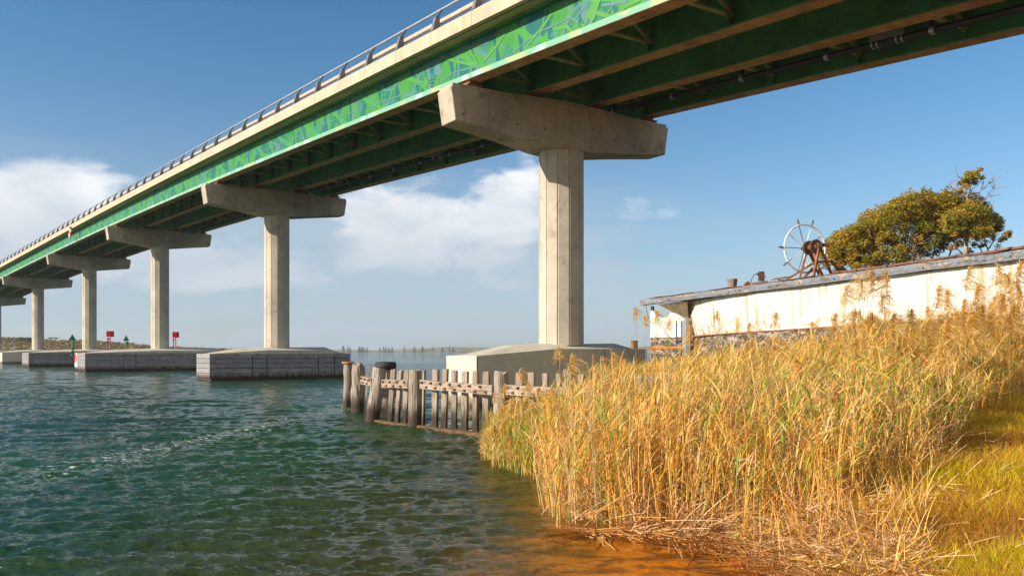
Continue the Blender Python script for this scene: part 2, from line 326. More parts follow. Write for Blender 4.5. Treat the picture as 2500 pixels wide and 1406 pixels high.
class MB:
    """collects shapes into one mesh"""
    def __init__(s): s.v = []; s.f = []; s.m = []
    def add(s, vs, fs, mi=0):
        b = len(s.v); s.v += [tuple(x) for x in vs]; s.f += [tuple(i + b for i in f) for f in fs]; s.m += [mi] * len(fs)
    def box(s, x0, x1, y0, y1, z0, z1, mi=0, M4=None):
        vs = [Vector(p) for p in ((x0, y0, z0), (x1, y0, z0), (x1, y1, z0), (x0, y1, z0), (x0, y0, z1), (x1, y0, z1), (x1, y1, z1), (x0, y1, z1))]
        if M4: vs = [M4 @ v for v in vs]
        s.add(vs, [(0, 3, 2, 1), (4, 5, 6, 7), (0, 1, 5, 4), (1, 2, 6, 5), (2, 3, 7, 6), (3, 0, 4, 7)], mi)
    def bar(s, a, b, w_, h_, mi=0, up=(0, 0, 1), w2=None, h2=None):
        """box section from a to b"""
        a = Vector(a); b = Vector(b); d = (b - a).normalized(); up = Vector(up)
        if abs(d.dot(up)) > .98: up = Vector((0, 1, 0))
        x = d.cross(up).normalized(); y = x.cross(d)
        w2 = w_ if w2 is None else w2; h2 = h_ if h2 is None else h2
        vs = [a - x * w_ / 2 - y * h_ / 2, a + x * w_ / 2 - y * h_ / 2, a + x * w_ / 2 + y * h_ / 2, a - x * w_ / 2 + y * h_ / 2,
              b - x * w2 / 2 - y * h2 / 2, b + x * w2 / 2 - y * h2 / 2, b + x * w2 / 2 + y * h2 / 2, b - x * w2 / 2 + y * h2 / 2]
        s.add(vs, [(0, 3, 2, 1), (4, 5, 6, 7), (0, 1, 5, 4), (1, 2, 6, 5), (2, 3, 7, 6), (3, 0, 4, 7)], mi)
    def tube(s, pts, radii, n=8, mi=0, cap=True, jitter=0.0, rnd=None):
        pts = [Vector(p) for p in pts]
        if not hasattr(radii, '__len__'): radii = [radii] * len(pts)
        b0 = len(s.v); ref = None
        for i, p in enumerate(pts):
            d = (pts[min(i + 1, len(pts) - 1)] - pts[max(i - 1, 0)]).normalized()
            if ref is None: ref = Vector((0, 0, 1)) if abs(d.z) < .9 else Vector((1, 0, 0))
            x = d.cross(ref).normalized(); y = x.cross(d).normalized(); ref = y
            for k in range(n):
                a = 2 * math.pi * k / n; r = radii[i]
                if jitter: r *= 1 + jitter * ((rnd or random).random() - .5) * 2
                s.v.append(tuple(p + x * math.cos(a) * r + y * math.sin(a) * r))
        for i in range(len(pts) - 1):
            for k in range(n):
                s.f.append((b0 + i * n + k, b0 + i * n + (k + 1) % n, b0 + (i + 1) * n + (k + 1) % n, b0 + (i + 1) * n + k)); s.m.append(mi)
        if cap:
            s.f.append(tuple(b0 + k for k in reversed(range(n)))); s.f.append(tuple(b0 + (len(pts) - 1) * n + k for k in range(n))); s.m += [mi, mi]
    def prism(s, poly, z0, z1, mi=0):
        n = len(poly); z0s = z0 if hasattr(z0, '__len__') else [z0] * n; z1s = z1 if hasattr(z1, '__len__') else [z1] * n
        vs = [(x, y, z0s[i]) for i, (x, y) in enumerate(poly)] + [(x, y, z1s[i]) for i, (x, y) in enumerate(poly)]
        fs = [tuple(reversed(range(n))), tuple(range(n, 2 * n))] + [(i, (i + 1) % n, n + (i + 1) % n, n + i) for i in range(n)]
        s.add(vs, fs, mi)
    def torus(s, c, ax1, ax2, R, r, n=40, k=8, mi=0):
        c = Vector(c); ax1 = Vector(ax1).normalized(); ax2 = Vector(ax2).normalized(); nn = ax1.cross(ax2); b0 = len(s.v)
        for i in range(n):
            a = 2 * math.pi * i / n; e = ax1 * math.cos(a) + ax2 * math.sin(a)
            for j in range(k):
                q = 2 * math.pi * j / k; s.v.append(tuple(c + e * (R + r * math.cos(q)) + nn * r * math.sin(q)))
        for i in range(n):
            for j in range(k):
                s.f.append((b0 + i * k + j, b0 + ((i + 1) % n) * k + j, b0 + ((i + 1) % n) * k + (j + 1) % k, b0 + i * k + (j + 1) % k)); s.m.append(mi)
    def build(s, name, mats, parent=None, smooth=False, bevel=0.0):
        if not isinstance(mats, (list, tuple)): mats = [mats]
        o = mesh_obj(name, s.v, s.f, mats, parent, fmat=s.m, smooth=smooth)
        if bevel:
            b = o.modifiers.new('bevel', 'BEVEL'); b.width = bevel; b.segments = 2; b.limit_method = 'ANGLE'
        return o
def W2(px, Y): return (px - 1250) / F * Y
def Z2(py, Y): return HY + (HP - py) / F * Y

# ------------------------------------------------------------------ bridge alignment (an arc in plan, a crest in profile)
TH, BEND, SPAN = .578, .033, 30.0; P0 = (1.709, 29.362); RAD = SPAN / BEND
def fr(s_):
    a = TH + BEND * s_ / SPAN
    return (P0[0] + RAD * (math.cos(a) - math.cos(TH)), P0[1] + RAD * (math.sin(a) - math.sin(TH))), (-math.sin(a), math.cos(a)), (math.cos(a), math.sin(a)), a
def zc(s_): n = s_ / SPAN; return 8.434 + 2.142 * n - .385 * n * n + HY
def bp(s_, t_, dz):
    c, d, q, a = fr(s_); return Vector((c[0] + q[0] * t_, c[1] + q[1] * t_, zc(s_) + dz))
S0, S1 = -17.0, 192.0
def sweep(name, prof, mats, parent, fm=None, s0=S0, s1=S1, step=1.5, closed=True, caps=True):
    n = len(prof); ss = np.linspace(s0, s1, int((s1 - s0) / step) + 2); vs = []; uv = []; fs = []; mi = []
    per = [0.0]
    for i in range(1, n + 1): per.append(per[-1] + math.dist(prof[i - 1], prof[i % n]))
    for s_ in ss:
        for i, (t_, dz) in enumerate(prof): vs.append(bp(s_, t_, dz)); uv.append((s_, dz))
    for k in range(len(ss) - 1):
        for i in range(n if closed else n - 1):
            j = (i + 1) % n; fs.append((k * n + i, k * n + j, (k + 1) * n + j, (k + 1) * n + i)); mi.append(fm[i] if fm else 0)
    if caps and closed:
        fs.append(tuple(reversed(range(n)))); fs.append(tuple((len(ss) - 1) * n + i for i in range(n))); mi += [0, 0]
    return mesh_obj(name, vs, fs, mats, parent, uvs=uv, fmat=mi)

bridge = thing('road_bridge', 'long curving road bridge with a green mural painted girder, crossing the whole water', 'bridge')
# cross section: soffit, fascia, kerb
TL, TR = -4.40, 4.75
sweep('deck', [(TL + .02, 1.66), (TL + .02, 2.04), (TL + .42, 2.16), (TL + .5, 2.0), (TR - .5, 2.0), (TR - .42, 2.16), (TR - .02, 2.04), (TR - .02, 1.66), (3.9, 1.60), (-3.6, 1.60)],
      [M['soffit'], M['mid_rail']], bridge, fm=[0, 1, 1, 0, 1, 1, 0, 0, 0, 0])
sweep('fascia', [(TL, 1.62), (TL, 2.07), (TL + .30, 2.07), (TL + .30, 2.045), (TL + .018, 2.045), (TL + .018, 1.64), (TL + .14, 1.63), (TL + .14, 1.62)], [M['fascia']], bridge)
sweep('fascia', [(TR, 1.62), (TR - .1, 1.62), (TR - .1, 1.645), (TR - .018, 1.65), (TR - .018, 2.045), (TR - .3, 2.045), (TR - .3, 2.07), (TR, 2.07)], [M['fascia']], bridge)
# drip groove line under the overhang
sweep('drip_groove', [(TL + .22, 1.632), (TL + .235, 1.632), (TL + .235, 1.66), (TL + .22, 1.66)], [M['timber_dark']], bridge)
GT = [-3.64, -1.22, 1.36, 3.94]
for i, g in enumerate(GT):
    web = sweep('girder', [(g - .012, .32), (g - .012, 1.56), (g + .012, 1.56), (g + .012, .32)], [M['mural'] if i == 0 else M['green'], M['green']], bridge, fm=[0, 1, 1, 1])
    if i == 0:
        web['label'] = 'outer girder painted with a bright green leafy mural'
        sweep('bottom_flange', [(g - .265, .29), (g - .25, .465), (g - .235, .465), (g - .235, .325), (g + .24, .325), (g + .24, .28), (g - .25, .28)], [M['mural_flange'], M['green'], M['flange']], web, fm=[0, 0, 1, 1, 2, 2, 2])
    else:
        sweep('bottom_flange', [(g - .26, .27), (g - .26, .325), (g + .26, .325), (g + .26, .27)], [M['green'], M['flange']], web, fm=[0, 0, 0, 1])
    sweep('top_flange', [(g - .2, 1.561), (g - .2, 1.598), (g + .2, 1.598), (g + .2, 1.561)], [M['green']], web)
# painted figures on the mural: grey blue vines, a leaping frog and a small round creature
m, t = mat('mural_line_paint'); t.set(t.b.inputs['Base Color'], t.mix(t.noise(t.pos, 3, 3, .5).outputs[0], (.05, .16, .17), (.09, .20, .20))); t.b.inputs['Roughness'].default_value = .5; M['mural_line'] = m
m, t = mat('mural_frog_paint'); t.set(t.b.inputs['Base Color'], t.mix(t.noise(t.pos, 1.2, 3, .5).outputs[0], (.03, .20, .03), (.08, .27, .05))); t.b.inputs['Roughness'].default_value = .5; M['mural_frog'] = m
def mural_pt(px, py, out=.018):
    lo, hi = -16.0, 60.0; tt = GT[0] - out
    for _ in range(40):
        md = (lo + hi) / 2; q_ = bp(md, tt, 0)
        if q_.x / q_.y * F + 1250 > px: lo = md
        else: hi = md
    q_ = bp(lo, tt, 0); return Vector((q_.x, q_.y, HY + (HP - py) / F * q_.y))
web0 = [o for o in bridge.children if o.name.startswith('girder')][0]
def paint(name, lines, m_, thick):
    mb = MB()
    for ln, wd in lines:
        pt_ = [mural_pt(x, y, thick) for x, y in ln]
        for a, b in zip(pt_[:-1], pt_[1:]):
            e = (b - a).normalized() * wd * .3; mb.bar(a - e, b + e, wd, .003, up=(-math.cos(TH), -math.sin(TH), 0))
    return mb.build(name, [m_], web0)
paint('painted_vine', [([(1073, 205), (1105, 178), (1160, 163), (1200, 168), (1225, 150), (1265, 118), (1310, 82), (1392, 44), (1412, 54)], .05), ([(1376, 100), (1392, 62), (1402, 50), (1428, 18)], .05),
      ([(1063, 150), (1085, 128), (1130, 118), (1170, 112), (1190, 104), (1215, 80)], .045), ([(1470, 14), (1530, 4)], .08), ([(1482, 34), (1503, 6)], .045), ([(905, 262), (935, 248), (985, 232), (1015, 238), (1040, 232)], .045),
      ([(760, 318), (800, 300), (850, 278), (880, 268)], .04), ([(620, 382), (660, 360), (705, 345), (745, 325)], .04)], M['mural_line'], .020)
paint('painted_frog', [([(1455, 4), (1450, 20), (1446, 34)], .36), ([(1452, 30), (1444, 44)], .26), ([(1436, 30), (1432, 44)], .10), ([(1436, 44), (1432, 56), (1424, 64)], .06), ([(1424, 64), (1416, 58)], .03), ([(1424, 64), (1414, 66)], .03), ([(1424, 64), (1420, 74)], .03), ([(1424, 64), (1421, 52)], .03),
      ([(1450, 30), (1490, 42), (1506, 36), (1530, 14), (1548, 6), (1560, 0)], .11)], M['mural_frog'], .025)
paint('painted_creature', [([(1038, 196), (1042, 206)], .26), ([(1042, 200), (1052, 194), (1062, 190), (1070, 193)], .03), ([(1042, 202), (1064, 198), (1071, 204)], .03), ([(1042, 204), (1060, 210), (1064, 218)], .03), ([(1040, 202), (1010, 200)], .08)], M['mural_frog'], .025)
for ln in ([(1290, 108), (1330, 60), (1345, 36)], [(1180, 150), (1215, 110), (1240, 70)], [(1165, 160), (1110, 150), (1075, 138)], [(1165, 158), (1150, 130), (1140, 104)], [(1352, 72), (1384, 66), (1398, 80)]): paint('painted_branch', [(ln, .10)], M['mural_frog'], .022)

# cross frames: horizontal angle, two diagonals, web stiffener plates with bolts
def cross_frame(mb, s_, ta, tb):
    def P(t_, z, ds=0): return bp(s_ + ds, t_, z)
    mb.bar(P(ta + .06, .62), P(tb - .06, .62), .14, .05, 0)
    mb.bar(P(ta + .06, .645, .05), P(tb - .06, .645, .05), .02, .12, 0)
    mb.bar(P(ta + .1, 1.42), P(tb - .1, 1.42), .08, .08, 0)
    mid = (ta + tb) / 2
    mb.bar(P(ta + .12, .68), P(mid, 1.38), .11, .05, 0); mb.bar(P(tb - .12, .68), P(mid, 1.38), .11, .05, 0)
    for t_, e in ((ta, 1), (tb, -1)):
        mb.bar(P(t_ + e * .10, .33), P(t_ + e * .10, 1.555), .17, .014, 1, up=(fr(s_)[1][0], fr(s_)[1][1], 0))
        mb.bar(P(t_ + e * .2, .52, -.012), P(t_ + e * .2, .72, -.012), .2, .012, 0, up=(fr(s_)[1][0], fr(s_)[1][1], 0))
        for dt in (-.045, .045):
            mb.bar(P(t_ + e * .2 + dt, .6, -.018), P(t_ + e * .2 + dt, .6, -.03), .035, .035, 2)
far_cf = MB()
k = 0; s_ = -15.0
while s_ < 190:
    for ta, tb in ((GT[0], GT[1]), (GT[2], GT[3])):
        if s_ < 134:
            mb = MB(); cross_frame(mb, s_, ta, tb); mb.build('cross_frame', [M['frame'], M['green'], M['black']], bridge)
        else: cross_frame(far_cf, s_, ta, tb)
    s_ += 3.0
o = far_cf.build('cross_frame', [M['frame'], M['green'], M['black']], bridge); o['kind'] = 'stuff'
# braces across the middle bay above each pier
for n in range(0, 7):
    mb = MB(); s_ = n * SPAN
    mb.bar(bp(s_, GT[1] + .06, .55), bp(s_, GT[2] - .06, .55), .1, .1); mb.bar(bp(s_, GT[1] + .1, .62), bp(s_, .07, 1.4), .08, .06)
    mb.bar(bp(s_, GT[2] - .1, .62), bp(s_, .07, 1.4), .08, .06); mb.build('pier_brace', [M['frame']], bridge)
# service pipe hung between the two far girders
o = sweep('service_pipe', [(3.0 + .09 * math.cos(a), .50 + .09 * math.sin(a)) for a in np.linspace(0, 2 * math.pi, 9)[:-1]], [M['blackpipe']], bridge)
mb_far = MB()
s_ = -14.76; i = 0
while s_ < 150:
    mb = MB()
    mb.bar(bp(s_, 2.98, .58), bp(s_, 2.98, 1.0), .10, .04)
    mb.bar(bp(s_, 2.7, 1.0), bp(s_, 3.3, 1.0), .05, .05)
    mb.tube([bp(s_ - .06, 3.0, .5), bp(s_ + .06, 3.0, .5)], .112, 10, 1)
    if i % 4 == 1:
        for e in (.8, .95, 1.5, 1.65): mb.tube([bp(s_ + e - .02, 3.0, .5), bp(s_ + e + .02, 3.0, .5)], .125, 10, 1)
        mb.tube([bp(s_ + 1.0, 3.0, .5), bp(s_ + 1.45, 3.0, .5)], .108, 10, 0)
        mb.bar(bp(s_ + .7, 2.86, .62), bp(s_ + 1.7, 2.86, .62), .01, .16, 2)
    mb.build('pipe_hanger', [M['dark'], M['galv'], M['galv']], bridge); s_ += 3.1; i += 1
# guard rail
s_ = -15.1
while s_ < 188:
    mb = MB(); d = fr(s_)[1]; upv = (d[0], d[1], 0)
    a = bp(s_, TL + .10, 2.07); b = bp(s_, TL + .16, 2.56); c_ = bp(s_, TL + .36, 2.86)
    # lower tapered channel: flange face outward, web darker sides
    mb.bar(a, b, .26, .20, 0, up=upv, w2=.13, h2=.17)
    mb.bar(b + Vector((0, 0, -.03)), c_, .08, .07, 0, up=upv, w2=.06, h2=.06)
    mb.build('rail_post', [M['post']], bridge); s_ += 2.72
sweep('top_rail', [(TL + .37 + .038 * math.cos(a), 2.885 + .038 * math.sin(a)) for a in np.linspace(0, 2 * math.pi, 9)[:-1]], [M['rail']], bridge)
sweep('middle_rail', [(TL + .22, 2.36), (TL + .22, 2.48), (TL + .33, 2.48), (TL + .33, 2.36)], [M['mid_rail']], bridge)
sweep('top_rail', [(TR - .37 + .038 * math.cos(a), 2.885 + .038 * math.sin(a)) for a in np.linspace(0, 2 * math.pi, 7)[:-1]], [M['rail']], bridge)
# life ring style clearance marker hung on the fascia over the channel
sr = 77.3; c0 = bp(sr, TL - .12, 0); zmid = 12.55 + HY; cc = Vector((c0.x, c0.y, zmid)); dd = Vector((*fr(sr)[1], 0))
rg = thing('channel_mark', 'small red and white diamond cluster board hung on the bridge fascia above the channel', 'marker board', tuple(cc))
mb = MB(); mb.box(-.06, .02, -.35, .35, .35, .62); mb.build('mount', [M['dark']], rg).rotation_euler = (0, 0, fr(sr)[3])
mbs = MB()
for i in range(8):
    a = 2 * math.pi * i / 8; a2 = a + 2 * math.pi / 8 * .92
    p1 = dd * math.cos(a) * .36 + Vector((0, 0, .52 * math.sin(a))); p2 = dd * math.cos(a2) * .36 + Vector((0, 0, .52 * math.sin(a2)))
    mbs.bar(p1, p2, .16, .2, i % 2)
mbs.bar((0, 0, -.45), (0, 0, .4), .14, .05, 1)
mbs.build('ring', [M['red'], M['white']], rg)

# ------------------------------------------------------------------ piers
PA = {0: (4.0, 3.07, 1.15, False), 1: (4.5, 4.35, 1.35, True), 2: (6.6, 6.2, 2.1, True), 3: (6.7, 6.4, 2.0, True), 4: (4.9, 4.6, 2.0, False), 5: (5.0, 5.0, 2.0, False)}
plab = ['nearest bridge pier, standing on a bare concrete base behind the timber fence', 'second bridge pier counted from the right, on a base boxed in grey boards',
        'third bridge pier from the right, with a round speed sign on its boarded base', 'fourth bridge pier from the right, slim in the distance behind a green triangle marker',
        'fifth bridge pier from the right, in front of the scrub hill', 'farthest bridge pier, cut by the left edge of the picture']
for n in range(6):
    c, d, q, a = fr(n * SPAN); AL, AR, B, fend = PA[n]
    pr = thing('bridge_pier', plab[n], 'bridge pier', (c[0], c[1], 0), a, 'piers under the bridge')
    zt = zc(n * SPAN); zb = zt - 1.58
    # column: twelve flat sides with a groove at each corner
    poly = []; Rr = .79
    for kq in range(12):
        an = math.radians(-90 + 15 + 30 * kq); tn = Vector((-math.sin(an), math.cos(an), 0)); rd = Vector((math.cos(an), math.sin(an), 0)) * Rr
        poly += [tuple((rd - tn * .03 * 1 - rd.normalized() * .006)[:2]), tuple((rd - tn * .016 - rd.normalized() * .03)[:2]), tuple((rd + tn * .016 - rd.normalized() * .03)[:2]), tuple((rd + tn * .03 - rd.normalized() * .006)[:2])]
    nn = len(poly); vs = []; fs = []
    lift = [HY + .2, HY + 2.1, HY + 2.112, HY + 5.55, HY + 5.562, zb + .05]; lift = [z for z in lift if z <= zb + .06]
    for li, z in enumerate(lift):
        for (x, y) in poly: vs.append((x, y, z))
    for li in range(len(lift) - 1):
        for kq in range(nn): fs.append((li * nn + kq, li * nn + (kq + 1) % nn, (li + 1) * nn + (kq + 1) % nn, (li + 1) * nn + kq))
    colm = mesh_obj('column', vs, fs, [M['pier']], pr)
    for zj in (HY + 2.1, HY + 5.55):
        mb = MB(); pj = [(x * 1.002, y * 1.002) for (x, y) in poly[1::4]]
    # crosshead: widened at the middle, raised foot slab on top
    T = [-4.62, -2.6, -.9, 0, .9, 2.6, 4.62]; hw = [.46, .52, .74, .80, .74, .52, .46]; bot = [-1.16, -1.36, -1.56, -1.60, -1.56, -1.36, -1.13]; ins = [.16, .05, 0, 0, 0, -.05, -.16]
    vs = []; fs = []
    for i in range(7):
        tt, h_ = T[i], hw[i]; tb_ = tt + ins[i]
        vs += [(tt, -h_, zt - .11), (tb_, -h_ * .985, zt + bot[i]), (tb_, h_ * .985, zt + bot[i]), (tt, h_, zt - .11)]
    for i in range(6):
        for kq in range(4): fs.append((i * 4 + kq, i * 4 + (kq + 1) % 4, (i + 1) * 4 + (kq + 1) % 4, (i + 1) * 4 + kq))
    fs += [(3, 2, 1, 0), (24, 25, 26, 27)]
    ch = mesh_obj('crosshead', vs, fs, [M['cap']], pr); bv = ch.modifiers.new('bevel', 'BEVEL'); bv.width = .025; bv.segments = 2; bv.limit_method = 'ANGLE'; bv.angle_limit = .5
    mb = MB()
    for i in range(6):
        mb.add([(T[i] * .985, -hw[i] + .03, zt - .108), (T[i + 1] * .985, -hw[i + 1] + .03, zt - .108), (T[i + 1] * .985, hw[i + 1] - .03, zt - .108), (T[i] * .985, hw[i] - .03, zt - .108),
                (T[i] * .985, -hw[i] + .03, zt), (T[i + 1] * .985, -hw[i + 1] + .03, zt), (T[i + 1] * .985, hw[i + 1] - .03, zt), (T[i] * .985, hw[i] - .03, zt)],
               [(4, 5, 6, 7), (0, 1, 5, 4), (2, 3, 7, 6)] + ([(3, 0, 4, 7)] if i == 0 else []) + ([(1, 2, 6, 5)] if i == 5 else []))
    mb.build('upstand', [M['cap']], ch)
    mb = MB()
    for kx, (tx, zz) in enumerate([(-4.2, -.95), (-3.1, -.98), (-2.2, -1.0), (-1.2, -1.02), (-.1, -1.05), (.9, -1.02), (1.9, -.98), (2.9, -.98), (4.25, -.9)]):
        hy = -np.interp(tx, T, hw) + .004
        mb.tube([(tx, hy - .012, zt + zz), (tx, hy + .01, zt + zz)], .028, 8)
    mb.build('form_tie_hole', [M['black']], ch)
    for g in GT:
        mb = MB(); mb.box(g - .22, g + .22, -.25, .25, zt, zt + .09, 0); mb.box(g - .28, g + .28, -.3, .3, zt + .09, zt + .14, 1); mb.box(g - .16, g + .16, -.2, .2, zt + .14, zt + .275, 1)
        mb.build('bearing', [M['cap'], M['rust']], pr)
    # pile cap: hipped top rising to the column, ends chamfered
    def ze(t_): # height of the side edge
        lo = HY - .14; hi = HY + .09
        z = lo + (hi - lo) * min(1, max(0, (t_ + AL) / (AL - 1.0)))
        if AR > 3.2 and t_ > AR - 1.25: z = hi + (lo - hi) * (t_ - (AR - 1.25)) / 1.25
        return z
    ts = [-AL, -AL * .55, -1.0, 0, 1.0, AR - 1.25 if AR > 3.2 else AR * .7, AR]
    bw = [B * .85, B * .95, B, B, B, B * .95, B * .85]; vs = []; fs = []
    for i, t_ in enumerate(ts):
        e = ze(t_); rid = e + (.20 if 0 < i < 6 else .0)
        if abs(t_) < 1.2: rid = HY + .27
        b_ = bw[i]
        vs += [(t_, -b_, -.6), (t_, -b_, e), (t_, -b_ * .28, rid), (t_, b_ * .28, rid), (t_, b_, e), (t_, b_, -.6)]
    for i in range(6):
        for kq in range(5): fs.append((i * 6 + kq, (i + 1) * 6 + kq, (i + 1) * 6 + kq + 1, i * 6 + kq + 1))
    fs += [(0, 1, 2, 3, 4, 5), (41, 40, 39, 38, 37, 36)]
    pc = mesh_obj('pile_cap', vs, fs, [M['base']], pr)
    mb = MB()
    for t_ in (-.97, 1.0):
        mb.box(t_ - .012, t_ + .012, -B - .004, -B + .02, -.3, HY + .06)
    if n == 0: mb.box(-AL + .005, -AL + .035, -B * .852 - .003, -B * .852 + .02, -.3, HY - .16)
    mb.build('joint', [M['black']], pc)
    if fend:
        zlo, zhi = .14, HY - .12; nb = 5; hb = (zhi - zlo) / nb; Fx = AL + .12; Fy = B + .14; Rx = AR + .08
        gaps = [-2.05, -1.15, 2.2, 3.3] if n == 1 else ([-3.6, -2.6, 3.4, 4.4] if n == 2 else [-3.0, -1.9, 2.6, 3.6])
        xs = [-Fx] + gaps + [Rx]
        for bi in range(nb):
            z0, z1 = zlo + bi * hb + .012, zlo + (bi + 1) * hb - .012
            mb = MB()
            for xi in range(len(xs) - 1):
                jz = random.uniform(-.006, .006)
                mb.box(xs[xi] + (.03 if xi else .0), xs[xi + 1] - (.03 if xi < len(xs) - 2 else 0), -Fy + random.uniform(-.006, .006), -Fy + .07, z0 + jz, z1 + jz)
                mb.box(xs[xi] + .03, xs[xi + 1] - .03, Fy - .07, Fy, z0, z1)
            mb.box(-Fx - .002, -Fx + .07, -Fy + .075, Fy - .075, z0, z1); mb.box(Rx - .07, Rx + .002, -Fy + .075, Fy - .075, z0, z1)
            mb.build('fender_board', [M['fender']], pr, bevel=.008)
        mb = MB(); mb.box(-Fx + .09, Rx - .09, -Fy + .08, -B * .95 - .0, -.5, zhi - .1); mb.box(-Fx + .09, Rx - .09, B * .96, Fy - .08, -.5, zhi - .1); mb.box(-Fx + .09, -AL - .01, -B, B, -.5, zhi - .1)
        mb.build('fender_frame', [M['timber_dark']], pr)
        mb = MB()
        for xi in (-Fx + .5, -Fx + 1.4, 0.2, 1.4, Rx - .9):
            for bi in range(nb):
                for e in (-.03, .03):
                    zz = zlo + (bi + .5) * hb + e * 1.6; mb.box(xi - .012, xi + .012, -Fy - .01, -Fy + .01, zz - .012, zz + .012)
        for yi in (-Fy * .6, Fy * .1, Fy * .65):
            for bi in range(nb):
                zz = zlo + (bi + .5) * hb; mb.box(-Fx - .012, -Fx + .01, yi - .012, yi + .012, zz - .03, zz + .03)
        mb.build('bolt', [M['black']], pr)
    if n == 2:
        sg = thing('speed_sign', 'white sign with a black 4 in a red ring on the boarded pier base', 'sign', (c[0] - q[0] * (Fx + .03) + d[0] * (Fy - .75), c[1] - q[1] * (Fx + .03) + d[1] * (Fy - .75), HY - .75), a)
        mb = MB(); mb.box(-.02, 0, -.5, .72, -.62, .62); mb.build('board', [M['white']], sg)
        mb = MB(); mb.torus((-.028, .12, .17), (0, 1, 0), (0, 0, 1), .40, .05, 32, 6); mb.build('ring', [M['red']], sg)
        def stroke(mb, p, q2, wd): mb.bar((-.026, *p), (-.026, *q2), wd, .012, up=(1, 0, 0))
        mb = MB()
        # seen from outside the local y axis runs right to left
        stroke(mb, (.08, -.04), (.08, .42), .10); stroke(mb, (.08, .42), (.30, .12), .09); stroke(mb, (.34, .10), (-.08, .10), .10); mb.build('numeral', [M['black']], sg)
        mb = MB(); mb.box(-.027, -.021, -.3, .55, -.5, -.4); mb.build('print_band', [M['blue']], sg)

# ------------------------------------------------------------------ water
def wave_height(X, Y, dy):
    Z = np.zeros_like(X); rg = np.random.default_rng(3); lam = np.geomspace(.11, 3.6, 62)
    for i, L_ in enumerate(lam):
        for r_ in range(2):
            th = math.radians(98) + rg.normal(0, .42 if L_ < .5 else .24); k = 2 * math.pi / L_
            amp = (.0043 + (.0016 if L_ < .7 else 0)) * L_ ** .66 * (1 if L_ < 1.2 else .5)
            att = np.clip((L_ / dy - 2.2) / 3.0, 0, 1)
            ph = k * (X * math.cos(th) + Y * math.sin(th)) + rg.uniform(0, 6.28)
            env = .65 + .55 * np.sin(X * rg.uniform(.15, .6) + rg.uniform(0, 6)) * np.sin(Y * rg.uniform(.15, .5) + rg.uniform(0, 6))
            w_ = np.sin(ph); Z += amp * env * att * (w_ + .28 * w_ * w_ * np.sign(w_))
    return Z
ys = [2.6]
while ys[-1] < 130: ys.append(ys[-1] * 1.0037)
while ys[-1] < 5200: ys.append(ys[-1] * 1.03)
ys = np.array(ys); us = np.concatenate([np.linspace(-3, -.72, 30)[:-1], np.linspace(-.72, .72, 900), np.linspace(.72, 3, 30)[1:]])
YY, UU = np.meshgrid(ys, us, indexing='ij'); XX = YY * UU
dY = np.gradient(ys)[:, None] * np.ones_like(UU)
calm = np.clip((XX - (-1.5)) / 2.0, 0, 1) * np.clip((16 - YY) / 4, 0, 1)
ZZ = wave_height(XX, YY, dY) * (1 - .72 * calm)
ny, nx = XX.shape; idx = np.arange(ny * nx).reshape(ny, nx)
fq = np.stack([idx[:-1, :-1], idx[:-1, 1:], idx[1:, 1:], idx[1:, :-1]], -1).reshape(-1, 4)
m, t = mat('lake_water')
sx = t.a('ShaderNodeSeparateXYZ', None, Vector=t.pos); px_, py_ = sx.outputs[0], sx.outputs[1]
ns = t.noise(t.pos, .5, 4, .6).outputs[0]
jit = t.m('MULTIPLY', t.m('SUBTRACT', ns, .5), 2.4)
# silt line: distance right of a slanting line that follows the bank
dsh = t.m('ADD', t.m('ADD', px_, t.m('MULTIPLY', t.m('SUBTRACT', 8.0, py_), .16)), jit)
silt = t.mr(dsh, -.5, 1.4); silt = t.m('MULTIPLY', silt, t.mr(py_, 16, 20, 1, 0))
olive = t.m('MULTIPLY', t.mr(dsh, -5.5, -.3), t.mr(py_, 18, 26, 1, 0))
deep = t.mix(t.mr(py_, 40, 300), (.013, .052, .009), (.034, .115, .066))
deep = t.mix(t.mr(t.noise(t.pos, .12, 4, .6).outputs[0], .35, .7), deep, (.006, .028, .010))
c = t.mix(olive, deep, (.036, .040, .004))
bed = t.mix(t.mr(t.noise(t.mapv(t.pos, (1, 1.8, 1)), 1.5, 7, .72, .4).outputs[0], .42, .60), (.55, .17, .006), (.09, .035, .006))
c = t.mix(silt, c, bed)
# foam flecks along a drift line and a few farther out
fl = t.m('ABSOLUTE', t.m('ADD', t.m('SUBTRACT', t.m('ADD', px_, 6.2), t.m('MULTIPLY', t.m('SUBTRACT', py_, 16), .09)), t.m('MULTIPLY', jit, .35)))
fn = t.noise(t.mapv(t.pos, (1.2, 3.2, 1)), 5.0, 6, .75).outputs[0]
foam = t.m('MULTIPLY', t.mr(fl, .1, .95, 1, 0), t.mr(fn, .545, .62)); foam = t.m('MULTIPLY', foam, t.m('MULTIPLY', t.mr(py_, 10, 13), t.mr(py_, 26, 34, 1, 0)))
fn2 = t.noise(t.mapv(t.pos, (.35, 1.0, 1)), 1.3, 7, .8).outputs[0]
foam2 = t.m('MULTIPLY', t.mr(fn2, .70, .74), t.mr(py_, 24, 60, 0, .8)); foam = t.m('ADD', foam, foam2, clamp=True)
c = t.mix(foam, c, (.62, .66, .64))
t.set(t.b.inputs['Base Color'], c); t.set(t.b.inputs['Roughness'], t.mr(foam, 0, 1, .045, .6)); t.b.inputs['IOR'].default_value = 1.38
b1 = t.noise(t.mapv(t.pos, (1, 2.2, 1), (0, 0, 0), (0, 0, .18)), 7.5, 5, .6, .2).outputs[0]
b2 = t.noise(t.mapv(t.pos, (1, 2.4, 1), (0, 0, 0), (0, 0, .1)), .9, 6, .65, .2).outputs[0]
